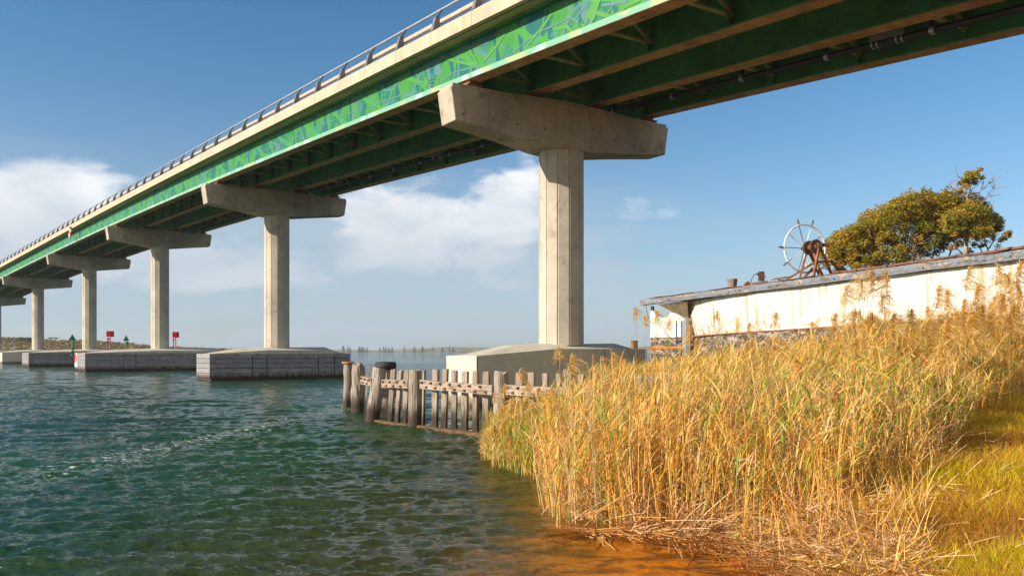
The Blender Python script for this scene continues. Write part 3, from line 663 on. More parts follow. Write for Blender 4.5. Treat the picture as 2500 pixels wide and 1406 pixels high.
hh = t.m('ADD', t.m('MULTIPLY', b1, .05), t.m('MULTIPLY', t.m('MULTIPLY', b2, t.mr(py_, 20, 110)), .36))
bump(t, hh, 1.0, .85)
M['water'] = m
o = mesh_obj('water', np.stack([XX, YY, ZZ], -1).reshape(-1, 3), fq, [m], smooth=True); tag(o, 'wind rippled green lake water, orange brown over the silt by the reeds', None, None, 'structure')
if 1:
    mb = MB(); mb.box(-9000, 9000, -3000, 9000, -2.2, -2.0); o = mb.build('lake_bed', [M['soil']]); tag(o, 'lake bed under the water', None, None, 'structure')

# ------------------------------------------------------------------ bank terrain
LAND = np.array([(3.6, 1.0), (2.75, 4.0), (2.2, 6.0), (1.9, 7.65), (1.35, 8.6), (1.05, 10), (.85, 12), (.75, 14), (1.25, 15.4), (2.0, 18), (2.3, 21), (2.75, 25), (3.6, 27.6), (6, 30), (9, 34), (20, 48), (70, 70), (120, 60), (120, 1)])
def land_dist(X, Y):
    X = np.asarray(X, float); Y = np.asarray(Y, float); D = np.full(X.shape, 1e9); ins = np.zeros(X.shape, bool); n = len(LAND)
    for i in range(n):
        (x1, y1), (x2, y2) = LAND[i], LAND[(i + 1) % n]
        dx, dy = x2 - x1, y2 - y1; tt = np.clip(((X - x1) * dx + (Y - y1) * dy) / (dx * dx + dy * dy), 0, 1)
        D = np.minimum(D, np.hypot(X - x1 - tt * dx, Y - y1 - tt * dy))
        cr = ((y1 > Y) != (y2 > Y)) & (X < (x2 - x1) * (Y - y1) / (y2 - y1 + 1e-12) + x1); ins ^= cr
    return np.where(ins, D, -D)
def ground_z(X, Y):
    D = land_dist(X, Y)
    z = np.where(D > 0, 1.12 * (1 - np.exp(-D / 2.3)), .25 * D)
    z = np.where((Y > 15.5) & (D > 0), np.maximum(z, 1.12 * (1 - np.exp(-D / .7))), z)
    z = z + np.where(D > .2, .05 * np.sin(X * 2.1 + 1) * np.sin(Y * 1.7) + .025 * np.sin(X * 5.3) * np.sin(Y * 4.1 + 2), 0)
    return np.maximum(z, -1.6)
gx = np.concatenate([np.arange(-2, 14, .12), np.geomspace(14, 120, 30)]); gy = np.concatenate([np.arange(1, 34, .12), np.geomspace(34, 72, 16)])
GX, GY = np.meshgrid(gx, gy, indexing='ij'); GZ = ground_z(GX, GY)
i2 = np.arange(GX.size).reshape(GX.shape); f2 = np.stack([i2[:-1, :-1], i2[1:, :-1], i2[1:, 1:], i2[:-1, 1:]], -1).reshape(-1, 4)
keep = GZ.ravel()[f2].max(1) > -1.2
o = mesh_obj('bank_ground', np.stack([GX, GY, GZ], -1).reshape(-1, 3), f2[keep], [M['soil']], smooth=True); tag(o, 'sloping brown earth bank under the reeds', None, None, 'structure')

# ------------------------------------------------------------------ ribbons
def ribbons(name, base, up, length, width, bend, K, mat_, tints, taper=1.0, parent=None, wdir=None, kink=None):
    """N curved flat blades: base (N,3), up (N,3) start direction, bend (N,3) sideways drift at the tip"""
    N = len(base); tt = np.linspace(0, 1, K + 1)[None, :, None]
    P = base[:, None, :] + up[:, None, :] * length[:, None, None] * tt + bend[:, None, :] * tt ** 2 * length[:, None, None]
    if wdir is None:
        an = RG.uniform(0, math.pi, N); wdir = np.stack([np.cos(an), np.sin(an) * .6, np.zeros(N)], -1)
    wv_ = wdir[:, None, :] * (width[:, None, None] / 2) * (1 - taper * tt ** 1.5 + .04)
    V = np.stack([P - wv_, P + wv_], 2).reshape(-1, 3)
    b = (np.arange(N) * (K + 1) * 2)[:, None]; k_ = (np.arange(K) * 2)[None, :]
    Fq = np.stack([b + k_, b + k_ + 1, b + k_ + 3, b + k_ + 2], -1).reshape(-1, 4)
    return V, Fq, np.repeat(tints, (K + 1) * 2)
def join(parts):
    Vs, Fs, Ts = [], [], []; off = 0
    for V, Fq, T_ in parts: Vs.append(V); Fs.append(Fq + off); Ts.append(T_); off += len(V)
    return np.concatenate(Vs), np.concatenate(Fs), np.concatenate(Ts)
def in_poly(X, Y, poly):
    ins = np.zeros(X.shape, bool); n = len(poly)
    for i in range(n):
        (x1, y1), (x2, y2) = poly[i], poly[(i + 1) % n]
        ins ^= ((y1 > Y) != (y2 > Y)) & (X < (x2 - x1) * (Y - y1) / (y2 - y1 + 1e-12) + x1)
    return ins
REED = [(1.95, 7.55), (1.5, 7.85), (1.0, 8.15), (.42, 8.3), (.34, 9.0), (.34, 10.2), (.40, 11.0), (.12, 12.0), (-.35, 13.0), (-.52, 14.0), (-.5, 15.6), (-.2, 16.3), (.9, 15.1), (1.5, 15.3), (2.4, 20), (3.0, 24.4),
        (4.6, 24.8), (6.2, 22.2), (7.8, 18.2), (9.0, 15.2), (10.4, 12.0), (7.9, 12.7), (6.3, 10.9), (4.8, 9.0), (3.9, 8.0), (3.1, 7.4), (2.5, 7.1), (2.1, 7.3)]
def ztop(X, Y):
    z = 1.40 + .165 * (X - 2.0) + .10 * np.sin(X * 2.7 + Y * .8) * np.sin(Y * 1.9 + 1)
    z = np.where(X < .95, np.minimum(z, np.interp(X + np.clip(11 - Y, 0, 3) * .35, [-.6, 0, .58, .95], [.52, .66, .86, 1.15])), z)
    z = z - .30 * np.exp(-((X - .155 * Y) / .42) ** 2) * np.clip((Y - 9.2) / 1.0, 0, 1)
    z = z + .16 * np.sin(X * 5.1 + 1.7 * Y) * np.sin(Y * 4.3 - X)
    z = np.where(Y > 14.5, np.minimum(z, 1.42 + np.clip(X - 4.0, 0, 9) * .14), z)
    return z
def scatter(n, poly, dens=None):
    P = np.array(poly); out = []
    while sum(len(a) for a in out) < n:
        x = RG.uniform(P[:, 0].min(), P[:, 0].max(), n * 2); y = RG.uniform(P[:, 1].min(), P[:, 1].max(), n * 2); k = in_poly(x, y, poly)
        if dens is not None: k &= RG.uniform(0, 1, n * 2) < dens(x, y)
        out.append(np.stack([x[k], y[k]], -1))
    return np.concatenate(out)[:n]
def patch(X, Y, sc=1.0, seed=0.0):
    return .5 + .25 * np.sin(X * 2.3 * sc + 1.3 + seed) * np.sin(Y * 1.9 * sc + seed) + .25 * np.sin(X * .9 * sc + Y * 1.3 * sc + 2 + seed)
def clumpdens(x, y): return np.clip(-.55 + 2.4 * patch(x, y, 3.4, 1.0), .04, 1) * np.clip(1.6 - (y - 8) * .07, .35, 1)
def edge_dist(X, Y):
    e = [(2.4, 7.2), (3.0, 7.5), (3.9, 8.0), (4.8, 9.0), (6.3, 10.9), (7.9, 12.7), (10.4, 12.0)]; D = np.full(X.shape, 1e9)
    for (x1, y1), (x2, y2) in zip(e[:-1], e[1:]):
        dx, dy = x2 - x1, y2 - y1; tt = np.clip(((X - x1) * dx + (Y - y1) * dy) / (dx * dx + dy * dy), 0, 1); D = np.minimum(D, np.hypot(X - x1 - tt * dx, Y - y1 - tt * dy))
    return D
def make_reeds(nstem):
    xy = scatter(nstem, REED, clumpdens); X, Y = xy[:, 0], xy[:, 1]
    gz = np.maximum(ground_z(X, Y), -.15); top = ztop(X, Y); H = np.clip(top - gz, .34, 1.8) * np.where(Y > 14, RG.normal(.85, .13, nstem).clip(.35, 1.05), RG.normal(.90, .17, nstem).clip(.35, 1.25))
    bx = np.hypot(np.maximum(0, 1.5 - edge_dist(X, Y)), 0) / 1.5; H = H * (1 - (.42 + .2 * np.clip(X - 4, 0, 1)) * bx) * np.where((RG.uniform(0, 1, nstem) < .05) & (Y < 13), 1.28, 1.0)
    # flattened pale patch low on the bank at the right of the clump
    lean_patch = np.exp(-((X - 3.3) ** 2 / 1.1 + (Y - 8.9) ** 2 / 1.0))
    base = np.stack([X, Y, gz], -1); sp = .065 + .38 * lean_patch[:, None]
    up = np.stack([RG.normal(.03, 1, nstem), RG.normal(0, 1, nstem), np.zeros(nstem)], -1) * sp; up[:, 0] += .10 * np.sin(X * 4.1 + Y * 2.3); up[:, 1] += .08 * np.sin(X * 3.1 - Y * 3.3); up[:, 2] = 1
    bend = np.stack([RG.normal(.01, .075, nstem), RG.normal(0, .12, nstem), -np.abs(RG.normal(0, .05, nstem)) - .05 * lean_patch], -1)
    g = patch(X, Y, 1.4, 3.0); r = RG.uniform(0, 1, nstem)
    green = r < .10 + .36 * np.clip(g - .45, 0, 1) + .3 * np.exp(-((X - .1) ** 2 / .5 + (Y - 13.5) ** 2 / 3))
    tint = np.where(green, RG.uniform(.74, .92, nstem), RG.beta(1.3, 1.6, nstem) * .70)
    tint = np.where((lean_patch > .35) & ~green, RG.choice([.02, .1, .56, .15], nstem), tint)
    parts = [ribbons('', base, up, H, RG.uniform(.006, .011, nstem), bend, 4, None, tint, .55)]
    # leaves spring from the stem
    nl = 5
    for L_ in range(nl):
        pos = RG.uniform(.0, 1, nstem) ** .62 * .9 + .08; hgt = H * pos
        b = base + up * hgt[:, None] + bend * (pos ** 2 * H)[:, None]
        an = RG.uniform(0, 2 * math.pi, nstem); an = np.where(RG.uniform(0, 1, nstem) < .35, RG.normal(.1, .9, nstem), an)
        steep = RG.uniform(.8, 3.2, nstem)
        u = np.stack([np.cos(an), np.sin(an), steep], -1); u /= np.linalg.norm(u, axis=1)[:, None]
        ln = RG.uniform(.12, .36, nstem) * np.where(green, 1.2, 1.0)
        bd = np.stack([np.cos(an) * .25, np.sin(an) * .25, -RG.uniform(.0, .5, nstem)], -1)
        wd = np.stack([-np.sin(an), np.cos(an), RG.normal(0, .5, nstem)], -1)
        tl = np.where(green | (RG.uniform(0, 1, nstem) < .10), RG.uniform(.74, .97, nstem), np.clip(tint + RG.normal(0, .12, nstem), 0, .70))
        parts.append(ribbons('', b, u, ln, RG.uniform(.006, .013, nstem), bd, 3, None, tl, .96, wdir=wd))
    return join(parts)
V, Fq, T_ = make_reeds(20500)
# broad bent leaves and short broken stubble mixed in
def extra(n, poly, hmin, hmax, lmin, lmax, wmin, wmax, steep, tlo, thi, droop):
    xy = scatter(n, poly); X, Y = xy[:, 0], xy[:, 1]; gz = np.maximum(ground_z(X, Y), -.1); b = np.stack([X, Y, gz + (ztop(X, Y) - gz) * RG.uniform(hmin, hmax, n)], -1)
    an = RG.uniform(0, 2 * math.pi, n); u = np.stack([np.cos(an), np.sin(an), RG.uniform(*steep, n)], -1); u /= np.linalg.norm(u, axis=1)[:, None]
    bd = np.stack([np.cos(an) * .3, np.sin(an) * .3, -RG.uniform(*droop, n)], -1)
    return ribbons('', b, u, RG.uniform(lmin, lmax, n), RG.uniform(wmin, wmax, n), bd, 4, None, RG.uniform(tlo, thi, n), .9, wdir=np.stack([-np.sin(an), np.cos(an), RG.normal(0, .4, n)], -1))
STUB = [(1.9, 7.6), (2.2, 6.6), (2.5, 5.6), (3.0, 6.0), (3.6, 7.3), (4.6, 8.6), (3.9, 8.6), (2.6, 8.0)]
NEARR = [(.42, 8.3), (.34, 11.0), (-.5, 14), (2, 14), (7.5, 13), (4.8, 9.0), (3.9, 8.0), (2.5, 7.3)]
E1 = extra(1300, NEARR, .2, .85, .2, .5, .009, .019, (.7, 2.5), 0, .6, (.1, .9)); E2 = extra(900, NEARR, .1, .8, .25, .5, .010, .020, (1.2, 3), .76, .98, (0, .5)); E3 = extra(900, STUB, 0, .02, .12, .42, .006, .011, (1.0, 6), 0, .6, (0, .15))
V, Fq, T_ = join([(V, Fq, T_), E1, E2, E3])
o = mesh_obj('reeds', V, Fq, [M['reed']], tint=T_); tag(o, 'dense golden and green reed bed on the right bank', 'reeds', None, 'stuff')
# dead broken stems tangled among the reed bases
def sticks(name, n, poly, zoff, lmin, lmax, zsl, tints, wmin=.006, wmax=.014, zfun=None):
    xy = scatter(n, poly); X, Y = xy[:, 0], xy[:, 1]; gz = np.maximum(ground_z(X, Y), .0) + RG.uniform(0, zoff, n)
    an = RG.uniform(0, 2 * math.pi, n); u = np.stack([np.cos(an), np.sin(an), RG.normal(0, zsl, n)], -1)
    u[:, 2] = np.abs(u[:, 2]); u /= np.linalg.norm(u, axis=1)[:, None]
    bd = np.stack([RG.normal(0, .12, n), RG.normal(0, .12, n), -np.abs(RG.normal(0, .08, n))], -1)
    return ribbons('', np.stack([X, Y, gz], -1), u, RG.uniform(lmin, lmax, n), RG.uniform(wmin, wmax, n), bd, 3, None, tints(n), .4, wdir=np.stack([-np.sin(an) * .7, np.cos(an) * .7, np.full(n, .7)], -1))
EDGE = [(1.0, 8.15), (1.9, 7.5), (2.1, 6.6), (2.4, 5.6), (2.75, 5.1), (2.9, 6.0), (3.05, 7.2), (3.3, 7.9), (2.6, 8.2), (1.6, 8.5)]
LOW = [(.45, 8.35), (1.9, 7.6), (2.6, 7.6), (4.2, 8.6), (4.6, 9.6), (2.5, 9.8), (.5, 9.4)]
SHORE = [(1.15, 8.1), (1.8, 7.5), (2.02, 6.5), (2.35, 5.4), (2.55, 5.5), (2.25, 6.6), (2.1, 7.7), (1.3, 8.3)]
WIDE = [(2.3, 5.0), (2.0, 7.6), (3.0, 8.3), (4.2, 8.9), (5.5, 10.4), (5.0, 8.6), (3.9, 6.6), (3.2, 4.8)]
pp = [sticks('', 450, WIDE, .10, .06, .3, .6, lambda n: RG.beta(1.2, 1.8, n), .004, .009), sticks('', 3400, EDGE, .07, .08, .36, .35, lambda n: RG.beta(1.2, 1.8, n)), sticks('', 1500, LOW, .2, .2, .6, 1.3, lambda n: RG.beta(1.2, 1.5, n)), sticks('', 1300, SHORE + [(.6, 8.25), (.7, 8.0)], .03, .2, .8, .05, lambda n: RG.uniform(.45, .85, n))]
V, Fq, T_ = join(pp); o = mesh_obj('straw_litter', V, Fq, [M['litter']], tint=T_); tag(o, 'broken dry reed stems strewn along the water edge', 'straw', None, 'stuff')
# seed plumes on long stems
def plumes(pts):
    ps = []; pl = []
    for (x, y, zt_, sz) in pts:
        gz = max(float(ground_z(np.array([x]), np.array([y]))[0]), 0); lx, ly = random.gauss(.05, .08), random.gauss(0, .08)
        hgt = zt_ - gz; base = np.array([[x - lx * hgt, y - ly * hgt, gz]]); up = np.array([[lx, ly, 1.0]])
        ps.append(ribbons('', base, up, np.array([hgt]), np.array([.009]), np.array([[0.02, 0, 0]]), 5, None, np.array([random.uniform(.1, .6)]), .4, wdir=np.array([[1, .2, 0.]])))
        n = int(210 * sz); s_ = RG.uniform(0, 1, n) ** .8; L_ = .27 * sz
        side = random.choice([-1, 1, 1, 0]); an = RG.uniform(0, 2 * math.pi, n)
        b = np.array([x, y, zt_])[None] + np.stack([lx * (s_ - 1) * L_, ly * (s_ - 1) * L_, (s_ - 1) * L_], -1)
        sprd = (1.15 - s_) * 1.5 + .25
        u = np.stack([np.cos(an) * sprd + side * .45, np.sin(an) * sprd, np.full(n, .75)], -1); u /= np.linalg.norm(u, axis=1)[:, None]
        bd = np.stack([RG.normal(.15, .3, n) + side * .5, RG.normal(0, .3, n), -RG.uniform(.3, 1.1, n)], -1)
        pl.append(ribbons('', b, u, RG.uniform(.06, .17, n) * sz, RG.uniform(.008, .016, n), bd, 3, None, RG.beta(1.5, 1.5, n) * .9 + .05 * random.random(), .5))
    return ps, pl
pts = []
for i in range(300):
    while True:
        x = RG.uniform(-.4, 9.2); y = RG.uniform(8.6, 20)
        if in_poly(np.array([x]), np.array([y]), REED)[0] and RG.uniform() < (.25 + .75 * min(1, max(0, (x - 2.5) / 4))): break
    pts.append((x, y, float(ztop(np.array([x]), np.array([y]))[0]) + RG.uniform(-.15, .25), RG.uniform(.7, 1.15)))
# plumes against the hull and sky: px, py of the head, distance
for px_h, py_h, Yd, sz in [(1548, 752, 14, .7), (1573, 772, 14.2, .6), (1602, 758, 14, .8), (1635, 780, 13.8, .6), (1690, 800, 13, .9), (1752, 762, 14, .6), (1828, 790, 13, .6), (1895, 765, 12.5, .75), (2065, 700, 11.5, .9),
                           (2132, 664, 11.2, 1.1), (2166, 668, 11.2, 1.2), (2105, 682, 11.0, 1.0), (2152, 720, 11, .9), (2290, 700, 11.5, 1.1), (2310, 712, 11.4, 1.0), (2365, 655, 11.5, 1.1), (2385, 700, 11.4, 1.2), (2440, 650, 11.6, 1.0),
                           (2462, 672, 11.4, 1.4), (2490, 640, 11.8, 1.3), (2484, 690, 11.2, 1.3), (2450, 720, 11.2, 1.2), (2400, 745, 11.4, 1.1), (2225, 760, 11.3, 1.0), (2180, 770, 11.2, 1.2), (2090, 760, 11.4, 1.0), (2040, 770, 11.8, 1.0),
                           (2330, 770, 11.2, 1.2), (2260, 790, 11.2, 1.2), (1980, 790, 12.2, .9), (2010, 830, 11.8, 1.1), (1395, 870, 11.2, .9), (1365, 850, 11.6, .7), (1495, 865, 12.0, .8), (1510, 905, 11.2, 1.1), (1310, 950, 12.8, .8), (1330, 960, 12.2, .8),
                           (1232, 940, 13.6, .7), (1205, 960, 14.0, .6), (1268, 905, 13.2, .6), (1290, 935, 13, .8), (1345, 945, 12, .9), (2352, 735, 11.3, 1.2), (2475, 745, 11.2, 1.3), (2130, 800, 11.3, 1.1)]:
    pts.append((W2(px_h, Yd), Yd, Z2(py_h, Yd), sz))
a_, b_ = plumes(pts)
V, Fq, T_ = join(a_ + b_); V1, F1, T1 = join(a_); V2, F2_, T2 = join(b_)
o = mesh_obj('plumed_reeds', np.concatenate([V1, V2]), np.concatenate([F1, F2_ + len(V1)]), [M['reed'], M['plume']], tint=np.concatenate([T1, T2]), fmat=np.concatenate([np.zeros(len(F1)), np.ones(len(F2_))]))
tag(o, 'tall reed stems with feathery tan seed heads above the reed bed', 'reeds', None, 'stuff')
# grass on the near right bank and the flat behind the fence
GRASS = [(2.5, 4.6), (2.6, 5.6), (2.65, 6.6), (2.9, 7.6), (3.7, 8.0), (4.7, 9.1), (6.1, 11.0), (7.7, 13.2), (11.5, 13.2), (11.5, 4.0), (3.0, 3.6)]
def make_grass(n, poly, lmin, lmax, wmin, wmax, dens=None, bias=0.0):
    xy = scatter(n, poly, dens); X, Y = xy[:, 0], xy[:, 1]; gz = ground_z(X, Y) - .01
    g = patch(X, Y, 1.6, .5) * .6 + patch(X, Y, 4.3, 2.5) * .4
    an = RG.uniform(0, 2 * math.pi, n); lean = RG.uniform(.15, 1.1, n)
    u = np.stack([np.cos(an) * lean, np.sin(an) * lean, np.ones(n)], -1); u /= np.linalg.norm(u, axis=1)[:, None]
    bd = np.stack([np.cos(an) * .3, np.sin(an) * .3, -RG.uniform(.1, .7, n)], -1)
    tint = np.clip(g * 1.0 - .15 + RG.normal(0, .24, n) + bias, 0, 1)
    hs = .65 + .8 * patch(X, Y, 3.1, 1.1)
    return ribbons('', np.stack([X, Y, gz], -1), u, RG.uniform(lmin, lmax, n) * hs, RG.uniform(wmin, wmax, n), bd, 2, None, tint, .9, wdir=np.stack([-np.sin(an), np.cos(an), np.zeros(n)], -1))
def near(x, y): return np.clip(1.3 - (y - 4.6) * .10, .3, 1) * np.clip((.70 * y + .5 - x) * 2, 0.02, 1)
BACK = [(2.3, 18.5), (2.7, 25), (3.6, 27.2), (5.5, 27.2), (8.5, 18), (3.4, 16.8)]
EDGEG = [(2.5, 4.8), (2.25, 6.2), (2.0, 7.6), (2.6, 8.0), (3.4, 8.6), (4.6, 9.4), (4.0, 8.1), (3.2, 7.4)]
V, Fq, T_ = join([make_grass(120000, GRASS, .06, .20, .003, .006, near, .42), make_grass(15000, BACK, .18, .4, .01, .02, None, .05), make_grass(16000, EDGEG, .05, .2, .003, .006, None, .45)])
o = mesh_obj('bank_grass', V, Fq, [M['grass']], tint=T_); tag(o, 'yellow green grass covering the near bank slope', 'grass', None, 'stuff')

# ------------------------------------------------------------------ timber fence and piles
def log(x, y, z0, z1, r, lean=(0, 0), name='post', parent=None, m_=None, ox=0, oy=0, seed=0):
    rn = random.Random(seed * 7 + 3); mb = MB(); K = 9; pts_ = []; rad = []
    for i in range(K):
        f_ = i / (K - 1); pts_.append((x - ox + lean[0] * f_, y - oy + lean[1] * f_, z0 + (z1 - z0) * f_)); rad.append(r * (1.08 - .12 * f_) * (.80 if i == 0 else 1) * (1 + rn.uniform(-.05, .05)))
    mb.tube(pts_, rad, 16, 0, True, .07, rn); o = mb.build(name, [m_ or M['timber']], parent, smooth=False, bevel=0)
    # split and ragged head
    me = o.data; top_ = [v for v in me.vertices if v.co.z > z1 - .02]
    for v in top_: v.co.z += rn.uniform(-.05, .03)
    return o
fz = lambda py, Y: Z2(py, Y)
fence = thing('timber_fence', 'old weathered timber palisade with bolted rails standing in the water', 'fence')
D_ = (-2.24, 19.6); C_ = (-3.55, 21.3); E_ = (-.22, 17.2); F_ = (1.02, 15.4); G_ = (2.3, 13.9); H_ = (3.6, 12.8)
for i, (p, pyt, r, ln) in enumerate([(D_, 902, .155, (.02, 0)), (E_, 908, .16, (.0, 0)), (F_, 902, .10, (.02, 0)), (G_, 917, .10, (0, 0))]):
    log(p[0] - ln[0], p[1], -.6, fz(pyt, p[1]), r, ln, 'post', fence, M['timber'], seed=i + 1)
log(W2(900, 21.3), 21.3, -.6, fz(901, 21.3), .17, (W2(926, 21.3) - W2(900, 21.3), .1), 'post', fence, M['timber'], seed=9)
def paling(pxt, pxb, pyt, Y, wpx, zb=-.35, i=0):
    x0, x1 = W2(pxb, Y), W2(pxt, Y); mb = MB(); wd = wpx / F * Y; zt_ = fz(pyt, Y); rn = random.Random(i)
    vs = []; K = 6
    yaw = math.radians(-22 + rn.uniform(-9, 9)); cx_, sx_ = math.cos(yaw), math.sin(yaw)
    for k_ in range(K + 1):
        f_ = k_ / K; xx = x0 + (x1 - x0) * f_; zz = zb + (zt_ - zb) * f_
        w2_ = wd / 2 * .86 * (1 + rn.uniform(-.07, .07)); d2 = .05
        for a_, b2_ in ((-1, -1), (1, -1), (1, 1), (-1, 1)):
            vs.append((xx + a_ * w2_ * cx_ - b2_ * d2 * sx_, Y + a_ * w2_ * sx_ + b2_ * d2 * cx_, zz + (rn.uniform(-.03, .03) if k_ == K else 0)))
    fs = [(3, 2, 1, 0), tuple(K * 4 + j for j in range(4))]
    for k_ in range(K):
        for j in range(4): fs.append((k_ * 4 + j, k_ * 4 + (j + 1) % 4, (k_ + 1) * 4 + (j + 1) % 4, (k_ + 1) * 4 + j))
    mb.add(vs, fs); return mb.build('paling', [M['timber_pale']], fence)
def lineY(px, A, B):  # distance along the fence line seen at px
    u = (px - 1250) / F; dx, dy = B[0] - A[0], B[1] - A[1]; k_ = (u * A[1] - A[0]) / (dx - u * dy); return A[1] + k_ * dy
i = 0
for pt, pb, y_, wpx in [(961, 949, 902, 13), (978, 968, 903, 12), (994, 986, 902, 13)]:
    paling(pt, pb, y_, lineY(pt, C_, D_) + .22, wpx, -.3, i); i += 1
for pt, pb, y_, wpx in [(1036, 1033, 903, 5), (1064, 1061, 902, 17), (1088, 1083, 903, 15), (1110, 1108, 905, 15), (1136, 1134, 905, 18), (1162, 1161, 906, 15), (1188, 1185, 907, 18)]:
    paling(pt, pb, y_, lineY(pt, D_, E_) + .2, wpx, -.3, i); i += 1
for pt, pb, y_, wpx in [(1269, 1264, 910, 20), (1298, 1298, 910, 18), (1332, 1332, 912, 14), (1365, 1363, 912, 14)]:
    paling(pt, pb, y_, lineY(pt, E_, F_) + .2, wpx, -.3, i); i += 1
for pt, pb, y_, wpx in [(1420, 1420, 914, 15), (1452, 1452, 915, 17), (1484, 1484, 915, 16), (1519, 1519, 917, 22), (1560, 1560, 917, 22), (1598, 1598, 919, 20), (1640, 1640, 920, 20)]:
    paling(pt, pb, y_, max(13.0, lineY(pt, F_, G_) + .2), wpx, -.1, i); i += 1
def frail(A, B, za, zb_, h_, d_, m_, name, off=0.0):
    """horizontal timber built along its own x axis so the grain runs along it"""
    A = Vector((A[0], A[1], za)); B = Vector((B[0], B[1], zb_)); v = B - A; L_ = v.length; mb = MB(); K = 8; vs = []; rn = random.Random(int(L_ * 100))
    for k_ in range(K + 1):
        e = rn.uniform(-.008, .008)
        for a_, b2_ in ((-1, -1), (1, -1), (1, 1), (-1, 1)): vs.append((L_ * k_ / K, a_ * d_ / 2 + off, b2_ * h_ / 2 + e))
    fs = [(0, 1, 2, 3), tuple(K * 4 + j for j in (3, 2, 1, 0))]
    for k_ in range(K):
        for j in range(4): fs.append((k_ * 4 + (j + 1) % 4, k_ * 4 + j, (k_ + 1) * 4 + j, (k_ + 1) * 4 + (j + 1) % 4))
    mb.add(vs, fs); o = mb.build(name, [m_], fence, bevel=.008); o.location = A; o.rotation_euler = (0, -math.asin(v.z / L_), math.atan2(v.y, v.x)); return o, L_
for A, B, pa, pb in [((W2(885, 22.2), 22.2), (W2(912, 21.4), 21.4 - .1), 927, 933), ((W2(938, 20.9), 20.75), (W2(1000, 19.6), 19.6), 936, 938), ((W2(1030, 19.4), 19.35), (W2(1206, 17.2), 17.15), 938, 952), ((W2(1240, 17.2), 17.05), (W2(1378, 15.4), 15.35), 951, 960), ((W2(1396, 15.4), 15.3), (G_[0], G_[1] - .1), 962, 968), ((G_[0], G_[1] - .1), (H_[0], H_[1] - .1), 968, 975)]:
    o, L_ = frail(A, B, fz(pa, A[1]), fz(pb, B[1]), .20, .12, M['timber_rail'], 'rail')
    x = .12; k_ = 0
    while x < L_ - .05:
        mb = MB(); zz = .05 if k_ % 2 == 0 else -.05; mb.box(x - .028, x + .028, -.085, -.061, zz - .028, zz + .028); mb.tube([(x, -.12, zz), (x, -.08, zz)], .014, 6); x += .19; k_ += 1
        mb.build('bolt', [M['rust']], o)
for A, B in [((W2(925, 21.2), 21.0), (D_[0], D_[1] + .05)), ((D_[0] + .1, D_[1] - .05), (E_[0] - .05, E_[1])), ((E_[0] + .05, E_[1]), (F_[0], F_[1]))]:
    o, L_ = frail(A, B, -.03, -.03, .16, .2, M['timber_wale'], 'wale')
# braces behind
mb = MB(); Yb = 22.6
mb.box(W2(905, Yb), W2(972, Yb), Yb, Yb + .2, fz(972, Yb), fz(940, Yb)); mb.box(W2(908, Yb), W2(965, Yb), Yb - .3, Yb - .1, fz(1020, Yb) - .1, fz(993, Yb))
mb.build('brace', [M['timber_dark']], fence, bevel=.01)
p = thing('timber_pile', 'round timber pile with a rusty cap, leftmost of the pair at the fence end', 'timber pile', (W2(848, 26.2), 26.2, 0), 0, 'piles at the fence end')
log(0, 0, -.7, fz(886, 26.2), .135, (.02, 0), 'shaft', p, M['timber'], seed=21)
mb = MB(); mb.tube([(0.02, 0, fz(887, 26.2)), (0.02, 0, fz(882.5, 26.2))], .19, 14); mb.build('cap', [M['orange_rust']], p)
p = thing('timber_pile', 'thick rotting timber pile eaten away at the waterline, between the capped pile and the fence', 'timber pile', (W2(872, 24.6), 24.6, 0), 0, 'piles at the fence end')
log(0, 0, -.7, fz(891, 24.6), .20, (.04, 0), 'shaft', p, M['timber'], seed=22)
mb = MB(); mb.tube([(0.08, 0, fz(893, 24.6)), (0.08, 0, fz(886, 24.6))], .08, 8); mb.build('stub', [M['timber_pale']], p)
p = thing('leaning_stake', 'thin leaning grey stake beside the rotting pile', 'stake', (W2(893, 23.4), 23.4, 0))
mb = MB(); mb.bar((-.07, 0, -.4), (.08, 0, fz(893, 23.4)), .055, .04, up=(0, 1, 0)); mb.build('board', [M['timber_pale']], p)
p = thing('timber_pile', 'low timber pile behind the fence with a car tyre resting on it', 'timber pile', (W2(946, 23.6), 23.6, 0), 0, 'piles at the fence end')
log(0, 0, -.7, fz(899, 23.6), .14, (0, 0), 'shaft', p, M['timber_pale'], seed=23)
Yt = 23.6; ty = thing('tyre', 'black car tyre lying on top of a timber pile', 'tyre', (W2(942, Yt), Yt, fz(892, Yt)))
mb = MB(); n_, k_ = 36, 12; b0 = 0
for i in range(n_):
    a = 2 * math.pi * i / n_
    for (rr, zz) in ((.17, -.07), (.20, -.105), (.25, -.105), (.285, -.085), (.30, -.03), (.30, .03), (.285, .085), (.25, .105), (.20, .105), (.17, .07), (.19, .05), (.19, -.05)):
        g_ = .006 if (i % 2 and rr > .28) else 0; mb.v.append(((rr - g_) * math.cos(a), (rr - g_) * math.sin(a), zz))
for i in range(n_):
    for j in range(12): mb.f.append((i * 12 + j, ((i + 1) % n_) * 12 + j, ((i + 1) % n_) * 12 + (j + 1) % 12, i * 12 + (j + 1) % 12)); mb.m.append(0)
mb.build('casing', [M['tyre']], ty, smooth=True).scale = (1.0, 1.0, 1.0)
mb = MB(); mb.torus((-.03, -.24, 0), (1, .0, 0), (0, 0, 1), .118, .008, 20, 6); mb.v = [(v[0] * .15 - .03, v[1] - .0, v[2]) for v in mb.v]; mb.build('rope', [M['timber_pale']], ty)
p = thing('steel_pile', 'short rusty steel pile behind the right end of the concrete pier base', 'steel pile', (W2(1548.5, 33), 33, 0))
